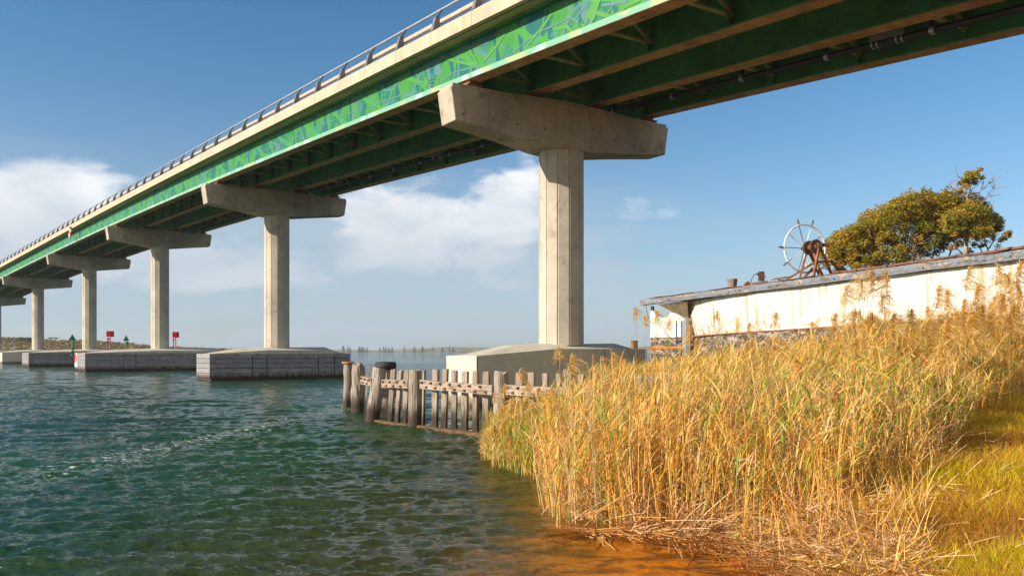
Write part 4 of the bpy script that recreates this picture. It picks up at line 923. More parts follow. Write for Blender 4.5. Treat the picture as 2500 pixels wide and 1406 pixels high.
mb = MB(); mb.tube([(0, 0, -1), (0, 0, Z2(833, 33))], .135, 16); mb.build('shaft', [M['rust']], p, smooth=False); mb = MB(); mb.tube([(0, 0, Z2(833, 33)), (0, 0, Z2(831.5, 33))], .15, 16); mb.build('rim', [M['rust_dark']], p)
b = thing('white_beam', 'long white beam lying at the shore beneath the rudder', 'beam', (W2(1580, 30.5), 30.5, Z2(889, 30.5)))
mb = MB(); mb.bar((0, 0, 0), (W2(1656, 30.5) - W2(1580, 30.5), 0, .02), .1, .09); mb.build('spar', [M['white']], b); mb = MB(); mb.bar((.1, .4, .12), (1.3, .4, .14), .12, .05); mb.build('pipe', [M['galv']], b)

# ------------------------------------------------------------------ nav markers
def marker(name, label, px, Y, ytop, ybot, wpx, shape, col, ypost, lean=0.0, zfoot=-1):
    o = thing(name, label, 'channel marker', (W2(px, Y), Y, 0), 0, 'red and green channel markers'); s_ = Y / F; w_ = wpx * s_; zt_, zb_ = Z2(ytop, Y), Z2(ybot, Y)
    mb = MB(); mb.tube([(lean * s_, 0, zfoot), (0, 0, zb_ + .02)], 2.1 * s_ / 2 + .01, 10)
    if zfoot > 0: mb.box(-.16, .16, -.1, .25, zfoot, zfoot + .12); mb.box(-.3, .12, -.1, .25, zfoot + .35, zfoot + .5)
    mb.build('pole', [col], o, smooth=True)
    mb = MB()
    for a in (0, math.pi / 2):
        Mx = Matrix.Rotation(a + .5, 4, 'Z')
        if shape == 'square': mb.box(-w_ / 2 * 1.08, w_ / 2 * 1.08, -.012, .012, zb_, zt_, 0, Mx)
        else:
            vs = [Mx @ Vector(v) for v in ((-w_ / 2 * 1.08, -.012, zb_), (w_ / 2 * 1.08, -.012, zb_), (0, -.012, zt_), (-w_ / 2 * 1.08, .012, zb_), (w_ / 2 * 1.08, .012, zb_), (0, .012, zt_))]
            mb.add(vs, [(0, 1, 2), (5, 4, 3), (0, 3, 4, 1), (1, 4, 5, 2), (2, 5, 3, 0)])
    mb.build('board', [col], o)
marker('channel_marker', 'green triangle marker in front of the fourth pier base', 176.5, 98.8, 815.5, 830, 15, 'tri', M['navgreen'], 867, 0, HY - .45)
marker('channel_marker', 'green triangle marker between two piers, beside the left red square one', 308, 112, 818, 832, 13.5, 'tri', M['navgreen'], 855)
marker('channel_marker', 'red square marker just right of the fourth pier', 269, 83, 808, 822, 16, 'square', M['red'], 853, -3)
marker('channel_marker', 'red square marker just right of the third pier', 429, 92, 810, 824, 14, 'square', M['red'], 850, -1)
for px, Y, yt, colr, lab in [(179.5, 98.6, 832, 'navgreen', 'thin dark pole beside the green triangle in front of the fourth pier'), (311.5, 113, 834, 'dark', 'thin dark pole beside the farther green triangle'),
                             (263.5, 82, 824.5, 'red', 'thin pole with a small red lamp beside the left red square'), (423.5, 91, 826, 'red', 'thin pole with a small red lamp beside the right red square')]:
    o = thing('beacon_pole', lab, 'beacon', (W2(px, Y), Y, 0), 0, 'small lamp poles by the markers'); mb = MB(); mb.tube([(0, 0, -1), (0, 0, Z2(yt + 4, Y))], .05, 8); mb.build('pole', [M['dark']], o)
    mb = MB(); mb.tube([(0, 0, Z2(yt + 4.5, Y)), (0, 0, Z2(yt + 1.5, Y)), (0, 0, Z2(yt, Y))], [.11, .13, .08], 10); mb.build('lamp', [M[colr]], o)

# ------------------------------------------------------------------ old boat
SA = Vector((4.3, 28.0, 0)); SB = Vector((9.4, 15.5, 0)); al = (SB - SA).normalized(); outn = Vector((-al.y, al.x, 0)); outn = outn if outn.x < 0 else -outn; inn = -outn; SL = (SB - SA).length
boat = thing('old_boat', 'stranded old wooden boat with a white plated side and blue grey rail, behind the reeds', 'boat')
def rail_z(k_): return HY + 1.50 + .17 * min(k_, 1.1) - .02 * (1 - k_) * k_ + max(0, .12 - k_) * -.1
def railp(k_): return SA + (SB - SA) * k_
def side_pt(k_):    # hull side in plan, tucked toward the stern post
    f_ = max(0.0, (.46 - k_) / .30); f_ = min(1.0, f_); return railp(k_) + inn * (.10 + .30 * f_ ** 2.2)
KS = list(np.linspace(.150, .46, 12)) + list(np.linspace(.50, 1.42, 24))
vs = []; fs = []; rows = 7
for k_ in KS:
    zt_ = rail_z(k_) + .02; zb_ = HY + .47 + .26 * (k_ - .18)
    for r_ in range(rows):
        f_ = r_ / (rows - 1); z = zt_ + (zb_ - zt_) * f_; tuck = .05 * f_ + (.16 * f_ ** 2) * max(0, (.4 - k_) / .25)
        p_ = side_pt(k_) + inn * tuck; vs.append((p_.x, p_.y, z))
for i in range(len(KS) - 1):
    for r_ in range(rows - 1): fs.append((i * rows + r_, i * rows + r_ + 1, (i + 1) * rows + r_ + 1, (i + 1) * rows + r_))
mesh_obj('white_side', vs, fs, [M['hull_white']], boat, smooth=True)
vs = []; fs = []; rows = 6
for k_ in KS:
    zt_ = HY + .47 + .26 * (k_ - .18); zb_ = HY - .32
    for r_ in range(rows):
        f_ = r_ / (rows - 1); z = zt_ + .0 + (zb_ - zt_) * f_; p_ = side_pt(k_) + inn * (.04 + .22 * f_ ** 1.6 + .1 * max(0, (.4 - k_) / .25)); vs.append((p_.x, p_.y, z - .0))
for i in range(len(KS) - 1):
    for r_ in range(rows - 1): fs.append((i * rows + r_, i * rows + r_ + 1, (i + 1) * rows + r_ + 1, (i + 1) * rows + r_))
mesh_obj('lower_planking', vs, fs, [M['hull_black']], boat)
# transom and far side so the boat has volume
mb = MB(); p0 = side_pt(.165); q0 = p0 + inn * 3.6; q1 = side_pt(1.42) + inn * 4.4; p1 = side_pt(1.42)
mb.add([(p0.x, p0.y, HY - .32), (q0.x, q0.y, HY - .32), (q0.x, q0.y, rail_z(.2)), (p0.x, p0.y, rail_z(.2))], [(0, 1, 2, 3)], 0)
mb.add([(q1.x, q1.y, HY - .32), (q0.x, q0.y, HY - .32), (q0.x, q0.y, rail_z(.2)), (q1.x, q1.y, rail_z(1.42))], [(0, 1, 2, 3)], 0)
mb.add([(q1.x, q1.y, HY - .32), (p1.x, p1.y, HY - .32), (p1.x, p1.y, rail_z(1.42)), (q1.x, q1.y, rail_z(1.42))], [(0, 1, 2, 3)], 0)
mb.build('far_side', [M['hull_black']], boat)
for kq in (.27, .40, .545, .69, .84, 1.0):
    mb = MB(); zt_ = rail_z(kq); zb_ = HY + .50 + .26 * (kq - .18); pa = side_pt(kq) + outn * .002; pb = side_pt(kq) + inn * .05
    mb.bar((pa.x, pa.y, zt_), (pb.x, pb.y, zb_), .035, .012, up=tuple(outn)); mb.build('plate_seam', [M['hull_white']], boat)
# rubbing strip of iron under the white plates
mb = MB()
for i in range(len(KS) - 1):
    a, b2_ = KS[i], KS[i + 1]; pa = side_pt(a) + inn * .04; pb = side_pt(b2_) + inn * .04
    mb.bar((pa.x, pa.y, HY + .47 + .26 * (a - .18)), (pb.x, pb.y, HY + .47 + .26 * (b2_ - .18)), .04, .03)
mb.build('iron_strip', [M['rust']], boat)
# rail and deck
vs = []; fs = []; KR = list(np.linspace(-.0, 1.42, 60)); pr_ = [(-.06, .03), (-.075, .11), (-.06, .20), (.12, .205), (.12, .03)]
for k_ in KR:
    p_ = railp(k_); zz = rail_z(k_); wob = .012 * math.sin(k_ * 31) + .006 * math.sin(k_ * 77)
    for (ox, oz) in pr_: q_ = p_ + inn * (ox + wob * .4); vs.append((q_.x, q_.y, zz + oz + wob * .6))
nn = len(pr_)
for i in range(len(KR) - 1):
    for j in range(nn): fs.append((i * nn + j, i * nn + (j + 1) % nn, (i + 1) * nn + (j + 1) % nn, (i + 1) * nn + j))
fs += [tuple(reversed(range(nn)))]
mesh_obj('rail', vs, fs, [M['hull_rail']], boat)
for i, (px, py) in enumerate([(1636, 738), (1702, 728), (1784, 717), (1812, 713), (1958, 692), (2043, 682), (2260, 648), (2474, 620)]):
    k_ = (28 * ((px - 1250) / F) - 4.3) / (5.1 + 12.5 * ((px - 1250) / F)); q_ = railp(k_) + inn * -.075; mb = MB(); mb.tube([(q_.x, q_.y, rail_z(k_) + .1), (q_.x + outn.x * .012, q_.y + outn.y * .012, rail_z(k_) + .1)], .018, 8); mb.build('bolt', [M['black']], boat)
vs = []; fs = []
KD = list(np.linspace(.0, 1.42, 30)); 
for k_ in KD:
    for j, o_ in enumerate((.1, 1.2, 2.2, 3.3, 4.3)):
        p_ = railp(k_) + inn * o_; vs.append((p_.x, p_.y, rail_z(k_) + .17 + [0, .03, .04, .03, 0][j]))
for i in range(len(KD) - 1):
    for j in range(4): fs.append((i * 5 + j, i * 5 + j + 1, (i + 1) * 5 + j + 1, (i + 1) * 5 + j))
mesh_obj('deck', vs, fs, [M['deck_rust']], boat)
# lifted rusty sheets along the deck edge
mb = MB(); k_ = .01; rn = random.Random(5)
while k_ < 1.4:
    ln_ = rn.uniform(.02, .07); th_ = .012; a = railp(k_) + inn * rn.uniform(.02, .12); b2_ = railp(k_ + ln_) + inn * rn.uniform(.02, .12); lift_ = rn.uniform(.0, .03) + (.035 if k_ > .62 else 0)
    za, zb_ = rail_z(k_) + .225 + lift_, rail_z(k_ + ln_) + .215 + rn.uniform(.0, .03) + (.035 if k_ > .62 else 0); a2 = a + inn * .8; b3 = b2_ + inn * .8
    mb.add([(a.x, a.y, za), (b2_.x, b2_.y, zb_), (b3.x, b3.y, zb_ + .02), (a2.x, a2.y, za + .02), (a.x, a.y, za + th_), (b2_.x, b2_.y, zb_ + th_), (b3.x, b3.y, zb_ + .02 + th_), (a2.x, a2.y, za + .02 + th_)],
           [(0, 3, 2, 1), (4, 5, 6, 7), (0, 1, 5, 4), (1, 2, 6, 5), (2, 3, 7, 6), (3, 0, 4, 7)])
    if k_ > .62:
        mb.bar((a.x, a.y, za - .02), (b2_.x, b2_.y, zb_ - .015), .05, .03)
    k_ += ln_ * .8
mb.build('deck_sheet', [M['deck_rust']], boat)
# stern brackets under the overhang
mb = MB(); sp_ = side_pt(.152)
for j, kk in enumerate((.085, .11, .135)):
    a = railp(kk) + inn * .06; b2_ = side_pt(.152) + inn * (.05 + .35 * j); zt_ = rail_z(kk)
    mb.add([(a.x, a.y, zt_), (b2_.x, b2_.y, zt_), (b2_.x, b2_.y, zt_ - .55), (a.x + inn.x * .05, a.y + inn.y * .05, zt_), (b2_.x + .05, b2_.y + .02, zt_), (b2_.x + .05, b2_.y + .02, zt_ - .55)], [(0, 1, 2), (5, 4, 3), (0, 2, 5, 3), (0, 3, 4, 1), (1, 4, 5, 2)])
a = railp(.07) + inn * .05; b2_ = railp(.19) + inn * .05; c_ = side_pt(.152) + inn * .06
mb.add([(a.x, a.y, rail_z(.07)), (b2_.x, b2_.y, rail_z(.19)), (c_.x, c_.y, rail_z(.17) - .55)], [(0, 2, 1)])
a2 = railp(.05) + inn * 1.6; mb.add([(a.x, a.y, rail_z(.07)), (a2.x, a2.y, rail_z(.05)), (c_.x + inn.x * 1.2, c_.y + inn.y * 1.2, rail_z(.17) - .5), (c_.x, c_.y, rail_z(.17) - .55)], [(0, 1, 2, 3)])
mb.build('stern_bracket', [M['bracket']], boat)
mb = MB(); c_ = side_pt(.150); mb.bar((c_.x - .0, c_.y, HY - .35), (c_.x + .03, c_.y + .02, rail_z(.17)), .11, .12); mb.build('stern_post', [M['timber_pale']], boat)
# rudder
rA = Vector((W2(1664, 27.3), 27.3, 0)); rB = Vector((W2(1589, 27.9), 27.9, 0)); rd_ = (rB - rA); rl = rd_.length; ra = math.atan2(rd_.y, rd_.x)
rud = bpy.data.objects.new('rudder', None)
mb = MB(); zt0 = Z2(781, 27.6); zm = Z2(823, 27.6); zlow = Z2(893, 27.6)
ru = MB()
ru.box(0, rl, -.04, .04, zm, zt0, 0); ru.box(.0, rl * .98, -.038, .038, zlow, zm, 1)
top_c = [(0, zt0), (rl * 1.0, zt0), (rl * 1.0, zt0 + .12), (rl * .97, zt0 + .33), (rl * .90, zt0 + .30), (rl * .75, zt0 + .12), (rl * .6, zt0 + .06), (rl * .42, zt0 + .12), (rl * .3, zt0 + .28), (rl * .2, zt0 + .36), (rl * .08, zt0 + .36), (0, zt0 + .25)]
n_ = len(top_c); ru.add([(x, -.035, z) for x, z in top_c] + [(x, .035, z) for x, z in top_c], [tuple(range(n_)), tuple(reversed(range(n_, 2 * n_)))] + [(i, n_ + i, n_ + (i + 1) % n_, (i + 1) % n_) for i in range(n_)], 0)
rudder = ru.build('rudder', [M['whitepaint'], M['hull_black']], boat); rudder.location = (rA.x, rA.y, 0); rudder.rotation_euler = (0, 0, ra)
st = MB(); st.box(-.1, rl + .02, .042, .06, zt0 - .04, zt0 + .07, 0); st.box(-.1, rl, .042, .06, Z2(852, 27.6), Z2(847, 27.6) + .02, 1); st.box(.14, .17, .041, .055, zlow, zt0, 2)
for i in range(9):
    st.tube([(i * rl / 9 + .05, .06, Z2(849.5, 27.6)), (i * rl / 9 + .05, .08, Z2(849.5, 27.6))], .014, 6, 1); st.tube([(i * rl / 9 + .05, .06, zt0 + .015), (i * rl / 9 + .05, .08, zt0 + .015)], .014, 6, 2)
st.build('strap', [M['whitepaint'], M['orange_rust'], M['black']], rudder)
for i in range(1, 6):
    mb = MB(); mb.box(rl * i / 6 - .004, rl * i / 6 + .004, .0405, .0425, zlow + .02, zt0 - .05); mb.build('board_seam', [M['timber']], rudder)
bpy.data.objects.remove(rud)
mb = MB(); x0 = W2(1592, 28.1); mb.bar((x0, 28.1, zt0), (x0, 28.1, rail_z(0) + .02), .10, .06); mb.bar((x0 + .05, 28.1, zt0), (x0 + .05, 28.1, rail_z(0) + .02), .03, .1, 1); mb.build('rudder_stock', [M['whitepaint'], M['rust_dark']], boat)
mb = MB(); mb.tube([(W2(1577, 28), 28, rail_z(0) + .02), (W2(1580, 28), 28, Z2(765, 28)), (W2(1588, 27.9), 27.9, Z2(790, 28))], .01, 6); mb.tube([(W2(1603, 27.6), 27.6, Z2(780, 27.6)), (W2(1625, 27.5), 27.5, Z2(815, 27.5)), (W2(1645, 27.4), 27.4, Z2(833, 27.4)), (W2(1662, 27.2), 27.2, Z2(832, 27.2))], .008, 6); mb.build('chain', [M['dark']], boat)
# things standing on the deck
def deck_z(k_): return rail_z(k_) + .19
kk = .345; p_ = railp(kk) + inn * .5
o = thing('mooring_stump', 'grey timber mooring stump on the old boat deck, left of the winch gear', 'bollard', (W2(1788, 24.2), 24.2, rail_z(.35) + .16))
mb = MB(); mb.tube([(0, 0, 0), (0, 0, .12), (0, 0, .28), (0, 0, .36)], [.125, .115, .13, .14], 10, 0, True, .06); mb.build('log', [M['stump']], o)
o = thing('iron_bitt', 'rust streaked iron block beside the mooring stump', 'deck fitting', (W2(1825, 23.6), 23.6, rail_z(.4) + .16))
mb = MB(); mb.box(-.09, .09, -.08, .08, 0, .16); mb.add([(-.09, -.08, .16), (.09, -.08, .16), (.09, .08, .16), (-.09, .08, .16), (0, -.08, .24), (0, .08, .24)], [(0, 1, 4), (1, 2, 5, 4), (2, 3, 5), (3, 0, 4, 5)]); mb.build('body', [M['rust'], ], o)
o = thing('deck_winch', 'small rusty box on a grey timber chock with a bent cable, on the boat deck', 'winch', (W2(1855, 23.3), 23.3, rail_z(.43) + .16))
mb = MB(); mb.bar((-.25, 0, .10), (.2, 0, .17), .16, .12); mb.bar((-.05, .05, .02), (.45, .05, .05), .2, .08); mb.build('chock', [M['stump']], o, bevel=.01)
mb = MB(); mb.box(-.03, .11, -.07, .07, .22, .47); mb.box(-.09, -.03, -.03, .03, .38, .43); mb.build('box', [M['rust_dark']], o)
mb = MB(); mb.tube([(-.09, 0, .41), (-.16, 0, .38), (-.22, 0, .28), (-.25, 0, .16), (-.27, 0, .08)], .011, 6); mb.tube([(.11, 0, .38), (.15, 0, .36), (.15, 0, .31), (.11, 0, .29)], .010, 6); mb.build('cable', [M['dark']], o)
o = thing('mushroom_cleat', 'flat topped grey cleat on the boat deck just left of the wheel frame', 'cleat', (W2(1907, 22.6), 22.6, rail_z(.5) + .16))
mb = MB(); mb.tube([(0, 0, 0), (0, 0, .05), (0, 0, .18)], [.11, .085, .08], 12); mb.build('stem', [M['stump']], o)
mb = MB(); mb.bar((-.26, 0, .19), (.22, 0, .26), .22, .045); mb.build('cap', [M['timber_pale']], o, bevel=.02)
# steering wheel on its trestle
wc = Vector((W2(1965, 22.4), 22.4, Z2(607, 22.4))); ax = Vector((.302, -.953, 0)); e1 = Vector((.953, .302, 0)); e2 = Vector((0, 0, 1)); Rw = .635
wr = thing('steering_wheel', 'large spoked white ship wheel on a rusty trestle on the old boat', 'ship wheel', (wc.x, wc.y, deck_z(.58)))
oz = Vector((wc.x, wc.y, deck_z(.58)))
def L3(v): return Vector(v) - oz
mb = MB(); mb.torus(L3(wc), e1, e2, Rw, .024, 64, 8); mb.build('rim', [M['whitepaint']], wr, smooth=True)
handles = {-17, 19, -89, -125}
for i in range(10):
    ang = -17 + 36 * i; ang = (ang + 180) % 360 - 180; r_ = math.radians(ang); dv = e1 * math.sin(r_) + e2 * math.cos(r_); a_ = L3(wc) + dv * .07
    mb = MB(); mb.tube([a_, L3(wc) + dv * Rw], .011, 6); sp_o = mb.build('spoke', [M['whitepaint'] if i % 2 else M['rust']], wr)
    if ang in handles:
        mb = MB(); mb.tube([L3(wc) + dv * (Rw + .01), L3(wc) + dv * (Rw + .06), L3(wc) + dv * (Rw + .13), L3(wc) + dv * (Rw + .17)], [.018, .026, .03, .022], 8); mb.build('handle', [M['post']], sp_o)
def drum(mb, c, r, h, mi=0): mb.tube([L3(c - ax * h / 2), L3(c + ax * h / 2)], r, 24, mi)
mb = MB(); drum(mb, wc + ax * .02, .075, .16); drum(mb, wc + ax * .17, .185, .05); drum(mb, wc + ax * .34, .07, .42); drum(mb, wc + ax * .46, .185, .05); drum(mb, wc + ax * .62, .06, .10); mb.build('drum', [M['rust_dark']], wr, smooth=False)
mb = MB(); z0 = 0.0
def leg(a, b): mb.bar(L3(a), Vector(b) - oz, .055, .055)
ha = wc + ax * .12; hb_ = wc + ax * .60; dz_ = deck_z(.6)
def dp(px, Y): return Vector((W2(px, Y), Y, deck_z(.58) - .02))
leg(ha, dp(1949, 22.35)); leg(ha, dp(2012, 22.8)); leg(hb_, dp(1983, 21.7)); leg(hb_, dp(2040, 22.1)); leg(wc + ax * .32, dp(2008, 21.9)); leg(ha + Vector((.1, .2, 0)), dp(2022, 23.0))
bA = Vector((W2(1990, 21.8), 21.8, Z2(640, 21.8))); bB = Vector((W2(2030, 22.0), 22.0, Z2(638, 22.0)))
leg(dp(1915, 21.9) + Vector((0, 0, .06)), bA); leg(bA, bB); leg(bB, dp(2078, 22.3)); leg(dp(1950, 21.9), Vector((W2(1985, 21.9), 21.9, Z2(655, 21.9))))
mb.build('trestle', [M['rust']], wr)
mb = MB(); c_ = L3(wc + ax * .60); mb.box(c_.x - .06, c_.x + .06, c_.y - .08, c_.y + .08, c_.z - .05, c_.z + .08); mb.box(c_.x + .1, c_.x + .24, c_.y - .06, c_.y + .06, c_.z - .02, c_.z + .07); mb.build('bearing_block', [M['rust_dark']], wr, bevel=.01)
mb = MB(); c_ = L3(wc + ax * .3 + Vector((.28, .5, -.25))); mb.torus(c_, e1 * .6 + ax * .2, e2, .3, .03, 24, 6); mb.build('far_ring', [M['whitepaint']], wr)

# ------------------------------------------------------------------ trees
def grow(rn, mb, p, d, r, L_, depth, tips, spread=.55, up=.15, shrink=.72, kids=(2, 3)):
    pts_ = [p]; rad = [r]; q_ = p; dd_ = d.normalized()
    for i in range(4):
        dd_ = (dd_ + Vector((rn.gauss(0, .12), rn.gauss(0, .12), rn.gauss(0, .08) + up * .1))).normalized(); q_ = q_ + dd_ * L_ / 4; pts_.append(q_); rad.append(r * (1 - .3 * (i + 1) / 4))
    mb.tube(pts_, rad, 6 if depth > 1 else 4)
    tips.append((q_, depth))
    if depth <= 0: return
    for k_ in range(rn.randint(*kids)):
        nd = (dd_ + Vector((rn.gauss(0, spread), rn.gauss(0, spread), rn.gauss(0, spread * .6) + up))).normalized()
        grow(rn, mb, q_, nd, r * .68, L_ * shrink * rn.uniform(.8, 1.15), depth - 1, tips, spread, up, shrink, kids)
def leaf_cloud(centers, radii, per, size, droop=.5, aspect=.22, tb=0.0, seed=1, flat=.8):
    rg = np.random.default_rng(seed); Cs = np.repeat(np.array(centers, float), per, 0); Rs = np.repeat(np.array(radii, float), per)
    n = len(Cs); v = rg.normal(0, 1, (n, 3)); v /= np.linalg.norm(v, axis=1)[:, None]; rr = rg.uniform(.15, 1, n) ** .5
    P = Cs + v * (Rs * rr)[:, None] * np.array([1, 1, flat]); an = rg.uniform(0, 2 * math.pi, n)
    d_ = np.stack([np.cos(an), np.sin(an), -droop * rg.uniform(0, 2.2, n) + .2], -1); d_ /= np.linalg.norm(d_, axis=1)[:, None]
    wv_ = np.cross(d_, rg.normal(0, 1, (n, 3))); wv_ /= np.linalg.norm(wv_, axis=1)[:, None] + 1e-9
    s_ = size * rg.uniform(.6, 1.3, n)[:, None]; a = P - d_ * s_ / 2; b = P + d_ * s_ / 2; m_ = P + d_ * s_ * .1; w_ = wv_ * s_ * aspect
    V = np.stack([a, m_ + w_, b, m_ - w_], 1).reshape(-1, 3); Fq = np.arange(n * 4).reshape(n, 4)
    ct = np.repeat(rg.normal(0, .16, len(centers)), per)
    return V, Fq, np.repeat(np.clip(.42 + tb + ct + rg.normal(0, .16, n), 0, 1), 4)
YT = 58.0
def TW(px, py, dy=0.0): Y = YT + dy; return Vector((W2(px, Y), Y, Z2(py, Y)))
rn = random.Random(12)
# 1: the broad bushy gum
base = Vector((W2(2215, YT), YT, 1.0)); t1 = thing('gum_tree', 'broad bushy gum tree with dense olive and rust leaves behind the old boat', 'tree', tuple(base))
mb = MB(); tips = []
for px, py in [(2080, 600), (2130, 560), (2180, 540), (2215, 520), (2260, 520), (2300, 540), (2340, 560), (2110, 640), (2160, 600)]:
    tgt = TW(px, py, rn.uniform(-2, 2)); d_ = tgt - base; mid_ = base + d_ * .5 + Vector((0, 0, -.3))
    mb.tube([Vector((0, 0, 0)), (base + d_ * .22 + Vector((rn.gauss(0, .2), 0, .2))) - base, mid_ - base + Vector((rn.gauss(0, .3), rn.gauss(0, .3), 0)), tgt - base], [.20, .15, .09, .04], 7)
    for k_ in range(5):
        s2 = base + d_ * rn.uniform(.45, .95); e_ = s2 + Vector((rn.gauss(0, 1.1), rn.gauss(0, 1.1), rn.uniform(.2, 1.3))); mb.tube([s2 - base, (s2 + e_) / 2 - base + Vector((0, 0, -.1)), e_ - base], [.05, .035, .015], 5)
mb.build('trunk', [M['bark_dark']], t1)
def tree_env(px):
    return np.interp(px, [2022, 2040, 2075, 2110, 2130, 2160, 2200, 2250, 2300, 2340, 2380, 2405, 2420], [620, 575, 548, 545, 520, 495, 476, 470, 476, 482, 500, 530, 560]), np.interp(px, [2022, 2060, 2140, 2200, 2260, 2300, 2330, 2370, 2400, 2420], [640, 665, 655, 645, 640, 630, 590, 570, 560, 565])
cen = []; rad = []
for i in range(1000):
    px = rn.uniform(2024, 2418); a_, b_ = tree_env(px)
    f_ = rn.random() ** 1.35
    if px < 2330 and f_ > .66 and rn.random() < .40: continue
    py = a_ + 9 + (b_ - a_ - 14) * f_; dy = rn.uniform(-1, 1) * 3.0 * math.sqrt(max(.05, 1 - ((px - 2220) / 215) ** 2))
    p_ = TW(px, py) ; cen.append((p_.x, p_.y + dy, p_.z)); rad.append(rn.uniform(.28, .58))
V, Fq, T_ = leaf_cloud(cen, rad, 95, .21, .6, .17, .17, 5)
o = mesh_obj('crown', V - np.array(base), Fq, [M['leaf']], t1, tint=T_)
# 2: taller tree with a pale trunk, bare twigs and a tuft on top
base = Vector((W2(2352, YT - 3), YT - 3, 1.0)); t2 = thing('gum_tree', 'tall gum tree with a pale trunk, bare twigs and one leafy tuft at its top', 'tree', tuple(base))
YB = YT - 3
def TB(px, py, dy=0.0): return Vector((W2(px, YB + dy), YB + dy, Z2(py, YB + dy))) - base
mb = MB(); mb.tube([(0, 0, 0), TB(2356, 640), TB(2360, 580), TB(2364, 530), TB(2362, 490)], [.22, .16, .13, .10, .06], 8)
tw = [[(2362, 490), (2358, 462), (2350, 440), (2335, 425)], [(2362, 490), (2368, 465), (2372, 450), (2385, 432)], [(2372, 500), (2385, 485), (2395, 465), (2415, 448), (2428, 430)], [(2395, 465), (2400, 450), (2402, 435)], [(2380, 510), (2398, 495), (2410, 480), (2424, 460)],
      [(2362, 480), (2345, 470), (2330, 458), (2322, 450)], [(2358, 475), (2340, 462), (2334, 440)], [(2345, 470), (2336, 468), (2326, 462)], [(2415, 448), (2424, 445), (2428, 440)], [(2364, 540), (2395, 525), (2415, 510), (2420, 480)], [(2410, 480), (2420, 478), (2426, 462)]]
for br in tw:
    pts_ = [TB(x, y, rn.uniform(-.6, .6)) for x, y in br]; mb.tube(pts_, list(np.linspace(.036, .010, len(pts_))), 5)
    for i in range(5):
        s2 = pts_[rn.randint(1, len(pts_) - 1)]; e_ = s2 + Vector((rn.gauss(0, .4), rn.gauss(0, .3), rn.uniform(0, .6))); mb.tube([s2, (s2 + e_) / 2 + Vector((rn.gauss(0, .06), 0, .05)), e_], [.02, .014, .007], 4)
mb.build('trunk', [M['bark']], t2)
cen = []; rad = []
for i in range(26):
    x = rn.gauss(2368, 13); y = 437 + (2368 - x) * .35 + rn.gauss(0, 8); p_ = TB(x, y, rn.uniform(-.6, .6)); cen.append(tuple(p_)); rad.append(rn.uniform(.15, .3))
for i in range(150):
    x = rn.uniform(2312, 2418); a_, b_ = 495 + abs(x - 2370) * .5, 585 - abs(x - 2385) * .3; p_ = TB(x, rn.uniform(a_, b_), rn.uniform(-1.8, .4)); cen.append(tuple(p_)); rad.append(rn.uniform(.25, .5))
V, Fq, T_ = leaf_cloud(cen, rad, 90, .19, .6, .17, .10, 8); mesh_obj('crown', V, Fq, [M['leaf']], t2, tint=T_)
# 3: thin open tree at the right
YB = YT + 4; base = Vector((W2(2410, YB), YB, 1.0)); t3 = thing('gum_tree', 'thin open sapling with sparse leaf tufts, right of the tall gum', 'tree', tuple(base))
mb = MB()
for br in [[(2410, 640), (2412, 610), (2425, 590), (2445, 578), (2462, 572)], [(2412, 610), (2405, 590), (2400, 570)], [(2425, 590), (2430, 575), (2425, 560)], [(2410, 640), (2395, 610), (2385, 590)], [(2410, 640), (2350, 620), (2330, 600), (2335, 590)], [(2410, 640), (2430, 612), (2436, 600)]]:
    pts_ = [TB(x, y, rn.uniform(-.5, .5)) for x, y in br]; mb.tube(pts_, list(np.linspace(.07, .016, len(pts_))), 5)
    for i in range(4):
        s2 = pts_[rn.randint(1, len(pts_) - 1)]; e_ = s2 + Vector((rn.gauss(0, .4), rn.gauss(0, .3), rn.uniform(0, .5))); mb.tube([s2, e_], [.02, .008], 4)
mb.tube([(0, 0, 0), TB(2410, 640)], [.12, .07], 6)
mb.build('trunk', [M['bark']], t3)
cen = []; rad = []
for (x, y, n_, s_) in [(2462, 570, 9, 7), (2455, 578, 4, 5), (2425, 573, 7, 9), (2440, 588, 5, 8), (2400, 590, 4, 8), (2395, 602, 4, 8), (2378, 598, 4, 6), (2428, 553, 3, 5), (2370, 612, 4, 8)]:
    for i in range(n_): cen.append(tuple(TB(x + rn.gauss(0, s_ * .6), y + rn.gauss(0, s_ * .5), rn.uniform(-.3, .3)))); rad.append(rn.uniform(.12, .26))
V, Fq, T_ = leaf_cloud(cen, rad, 46, .17, .5, .18, .0, 9); mesh_obj('crown', V, Fq, [M['leaf']], t3, tint=T_)

# ------------------------------------------------------------------ far shores
def ridge(name, Y0, prof, depth, m_, label, seed, rough=.8, shore=0.0, nd=26):
    rgn = np.random.default_rng(seed); pxs = np.linspace(prof[0][0], prof[-1][0], 420); vs = []
    yh = np.interp(pxs, [p[0] for p in prof], [p[1] for p in prof])
    for j in range(nd):
        f_ = j / (nd - 1); Y = Y0 + depth * f_
        for i, px in enumerate(pxs):
            hmax = (HP - yh[i]) / F * (Y0 + depth * .55) + HY; X = (px - 1250) / F * (Y0 + depth * .3) 
            z = hmax * (math.sin(min(1, f_ * 1.55) * math.pi / 2) ** .8) if f_ < .65 else hmax * (1 - (f_ - .65) * .8)
            z += rough * mnoise.noise(Vector((X * .03 / max(.2, Y0 / 600), Y * .03, seed))) * math.sin(f_ * math.pi) * 1.2
            vs.append((X, Y, z - .4 if j else -.5))
    n = len(pxs); fs = np.array([(j * n + i, j * n + i + 1, (j + 1) * n + i + 1, (j + 1) * n + i) for j in range(nd - 1) for i in range(n - 1)])
    o = mesh_obj(name, vs, fs, [m_], smooth=True); tag(o, label, None, None, 'structure'); return o
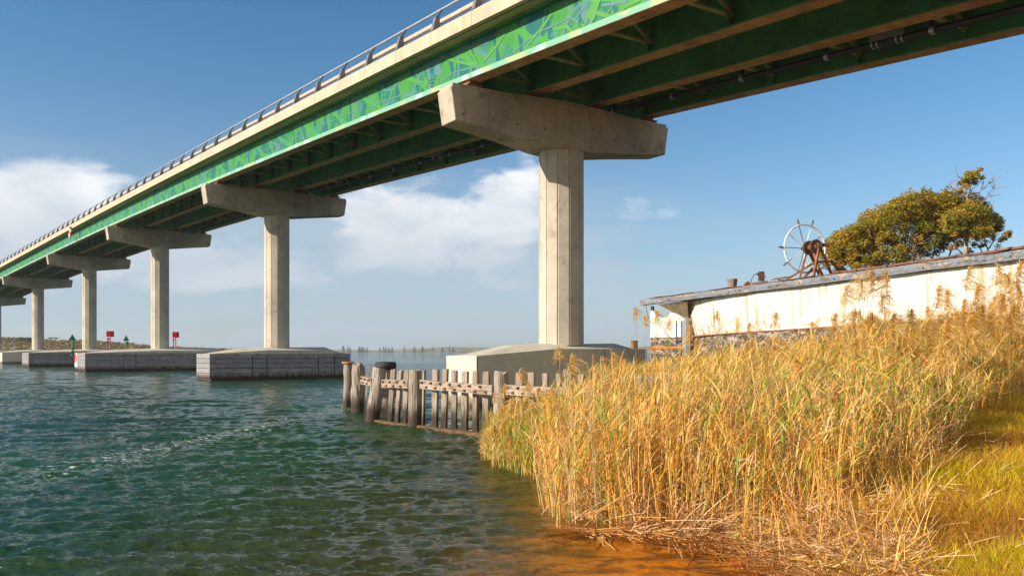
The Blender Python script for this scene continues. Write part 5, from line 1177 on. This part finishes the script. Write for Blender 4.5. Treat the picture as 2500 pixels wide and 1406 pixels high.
ridge('far_shore', 1400, [(-900, 856), (300, 855), (560, 855), (700, 854), (800, 853.5), (900, 855), (960, 853), (1040, 849), (1080, 846.5), (1130, 847), (1250, 851), (1400, 852), (1480, 850), (1540, 846.5), (1590, 846), (1700, 849), (2300, 848), (3400, 850)], 300, M['far'], 'low hazy green far shore across the lake', 4, 1.6)
ridge('scrub_hill', 330, [(-900, 815), (-300, 815), (0, 827), (30, 830), (60, 834), (100, 831), (150, 832), (190, 834), (240, 838), (300, 844), (350, 847), (420, 850), (480, 852), (540, 854), (600, 857.5)], 90, M['hill'], 'brown scrub covered hill at the left behind the bridge piers', 9, .8)
# scrub bushes: uncountable cover of the hill
cen = []; rad = []; rn = random.Random(4)
for i in range(2600):
    px = rn.uniform(-260, 560); f_ = rn.random() ** .8; Y = 332 + 56 * f_
    yh = float(np.interp(px, [-300, 0, 30, 60, 100, 150, 190, 240, 300, 350, 420, 480, 540, 600], [815, 827, 830, 834, 831, 832, 834, 838, 844, 847, 850, 852, 854, 857.5])); hm = (HP - yh) / F * (330 + 50) + HY
    fz_ = (Y - 330) / 90; z = hm * math.sin(min(1, fz_ * 1.55) * math.pi / 2) ** .8 - .3; X = (px - 1250) / F * 357
    cen.append((X, Y, z)); rad.append(rn.uniform(.5, 1.35))
V, Fq, T_ = leaf_cloud(cen, rad, 26, .75, .1, .4, .1, 31, .7); o = mesh_obj('scrub', V, Fq, [M['scrub']], tint=T_); tag(o, 'low brown and green scrub covering the left hill', 'scrub', None, 'stuff')
o = thing('bushy_tree', 'dark green clump of trees on the crest of the scrub hill between two left piers', 'tree', (W2(60, 370), 370, 6))
cen = []; rad = []
for i in range(34):
    p_ = Vector((W2(rn.uniform(48, 75), 370), 370 + rn.uniform(-2, 2), Z2(rn.uniform(825, 834), 370))) - Vector(o.location); cen.append(tuple(p_)); rad.append(rn.uniform(.5, 1.0))
V, Fq, T_ = leaf_cloud(cen, rad, 60, .5, .1, .4, -.4, 3); mesh_obj('crown', V, Fq, [M['scrub']], o, tint=T_ * .5)
mb = MB(); mb.tube([(0, 0, -1), (0, 0, 1)], .3, 6); mb.build('trunk', [M['bark_dark']], o)
o = thing('picnic_shelter', 'small arched roof shelter on top of the scrub hill', 'shelter', (W2(130, 375), 375, 5))
mb = MB(); ptr = [(W2(x, 375) - W2(130, 375), 0, Z2(y, 375) - 5) for x, y in [(121.5, 826.2), (126, 824.6), (131, 824.2), (135, 824.6), (139, 826.2)]]
for i in range(4): mb.bar(ptr[i], ptr[i + 1], 3.0, .22, up=(0, 0, 1))
mb.build('roof', [M['dark']], o); 
for x in (122.5, 126.5, 133.5, 137.5):
    mb = MB(); X = W2(x, 375) - W2(130, 375); mb.tube([(X, 0, -1), (X, 0, Z2(825.6, 375) - 5)], .09, 6); mb.build('post', [M['dark']], o)
# Norfolk pines on the far shore
YP = 1400; rn = random.Random(77)
def pine_mesh(seed):
    r2 = random.Random(seed); cs = []; rs = []
    V_, F_2, T2_ = [], [], []; tiers = 13; off = 0
    for k_ in range(tiers):
        f_ = k_ / (tiers - 1); z = 1.2 + f_ * 10.6; R_ = (2.9 * (1 - f_) ** .8 + .25) * r2.uniform(.85, 1.1); nb_ = 9
        for j in range(nb_):
            a = 2 * math.pi * (j + r2.random()) / nb_; rr = R_ * r2.uniform(.75, 1.1)
            for q_ in range(5):
                g_ = q_ / 4; w_ = .5 * (1.1 - g_ * .6); x, y, zz = math.cos(a) * rr * g_, math.sin(a) * rr * g_, z + .35 * g_ - .2 * g_ * g_
                V_ += [(x - w_, y - .2, zz - .28), (x + w_, y + .2, zz - .3), (x + w_ * .6, y, zz + .38), (x - w_ * .6, y, zz + .3)]; F_2.append((off, off + 1, off + 2, off + 3)); T2_ += [r2.random()] * 4; off += 4
    return V_, F_2, T2_
protos = []
for s_ in range(3):
    V_, F_2, T2_ = pine_mesh(s_)
    me_o = mesh_obj('crown', V_, np.array(F_2), [M['pine']], None, tint=T2_); mb = MB(); mb.tube([(0, 0, -1), (0, 0, 11.5)], [.35, .08], 6); tr = mb.build('trunk', [M['bark_dark']], None); protos.append((me_o.data, tr.data)); bpy.data.objects.remove(me_o); bpy.data.objects.remove(tr)
PX = [(472, 851), (551, 852), (556, 850), (566, 849), (572, 849), (580, 851), (588, 849), (594, 849), (601, 850), (612, 852), (622, 852), (716, 851), (724, 851), (731, 849), (738, 850), (748, 848), (834.6, 844), (845.7, 845), (851, 848.5), (874, 847), (880, 846), (885, 847.5), (893, 848.5), (924.6, 848.5), (934, 846), (940, 846), (947, 849), (955, 848), (985, 846), (1010, 846), (1029.7, 844.5), (1055, 847), (1079, 848), (1096, 846), (1105, 848)]
ORD = 'first second third fourth fifth sixth seventh eighth ninth tenth eleventh twelfth thirteenth fourteenth fifteenth sixteenth seventeenth eighteenth nineteenth twentieth'.split()
for i, e in enumerate(PX):
    px, yt = e[0], e[1]; hgt = (861.5 - yt) / F * YP; nb_i = (i - 16) if px > 800 else i; lab = (f'{ORD[nb_i]} far shore pine from the left, between the fence end and nearest pier' if px > 800 else f'{ORD[nb_i]} far shore pine from the left, seen over the second pier base')
    o = thing('pine_tree', lab, 'tree', (W2(px, YP), YP + 12, -.2), rn.uniform(0, 6), 'pines on the far shore'); cm, tm = protos[i % 3]; s_ = hgt / 11.8
    for nm, me in (('crown', cm), ('trunk', tm)):
        c2 = bpy.data.objects.new(nm, me); COL.objects.link(c2); c2.parent = o
    o.scale = (s_ * rn.uniform(1.1, 1.5), s_ * 1.2, s_)
# ------------------------------------------------------------------ haze
HAZE = 0.00022
if HAZE:
    mb = MB(); mb.box(-2600, 3200, -60, 2100, -3.2, 45); hz = mb.build('haze', []); tag(hz, 'thin sea haze over the lake', None, None, 'stuff')
    m = bpy.data.materials.new('haze_air'); m.use_nodes = True; t = NT(m.node_tree); t.n.clear(); out = t.a('ShaderNodeOutputMaterial')
    v = t.a('ShaderNodeVolumePrincipled'); v.inputs['Color'].default_value = (.85, .93, 1, 1); v.inputs['Density'].default_value = HAZE; v.inputs['Anisotropy'].default_value = .2
    t.l.new(v.outputs[0], out.inputs['Volume']); hz.data.materials.append(m)
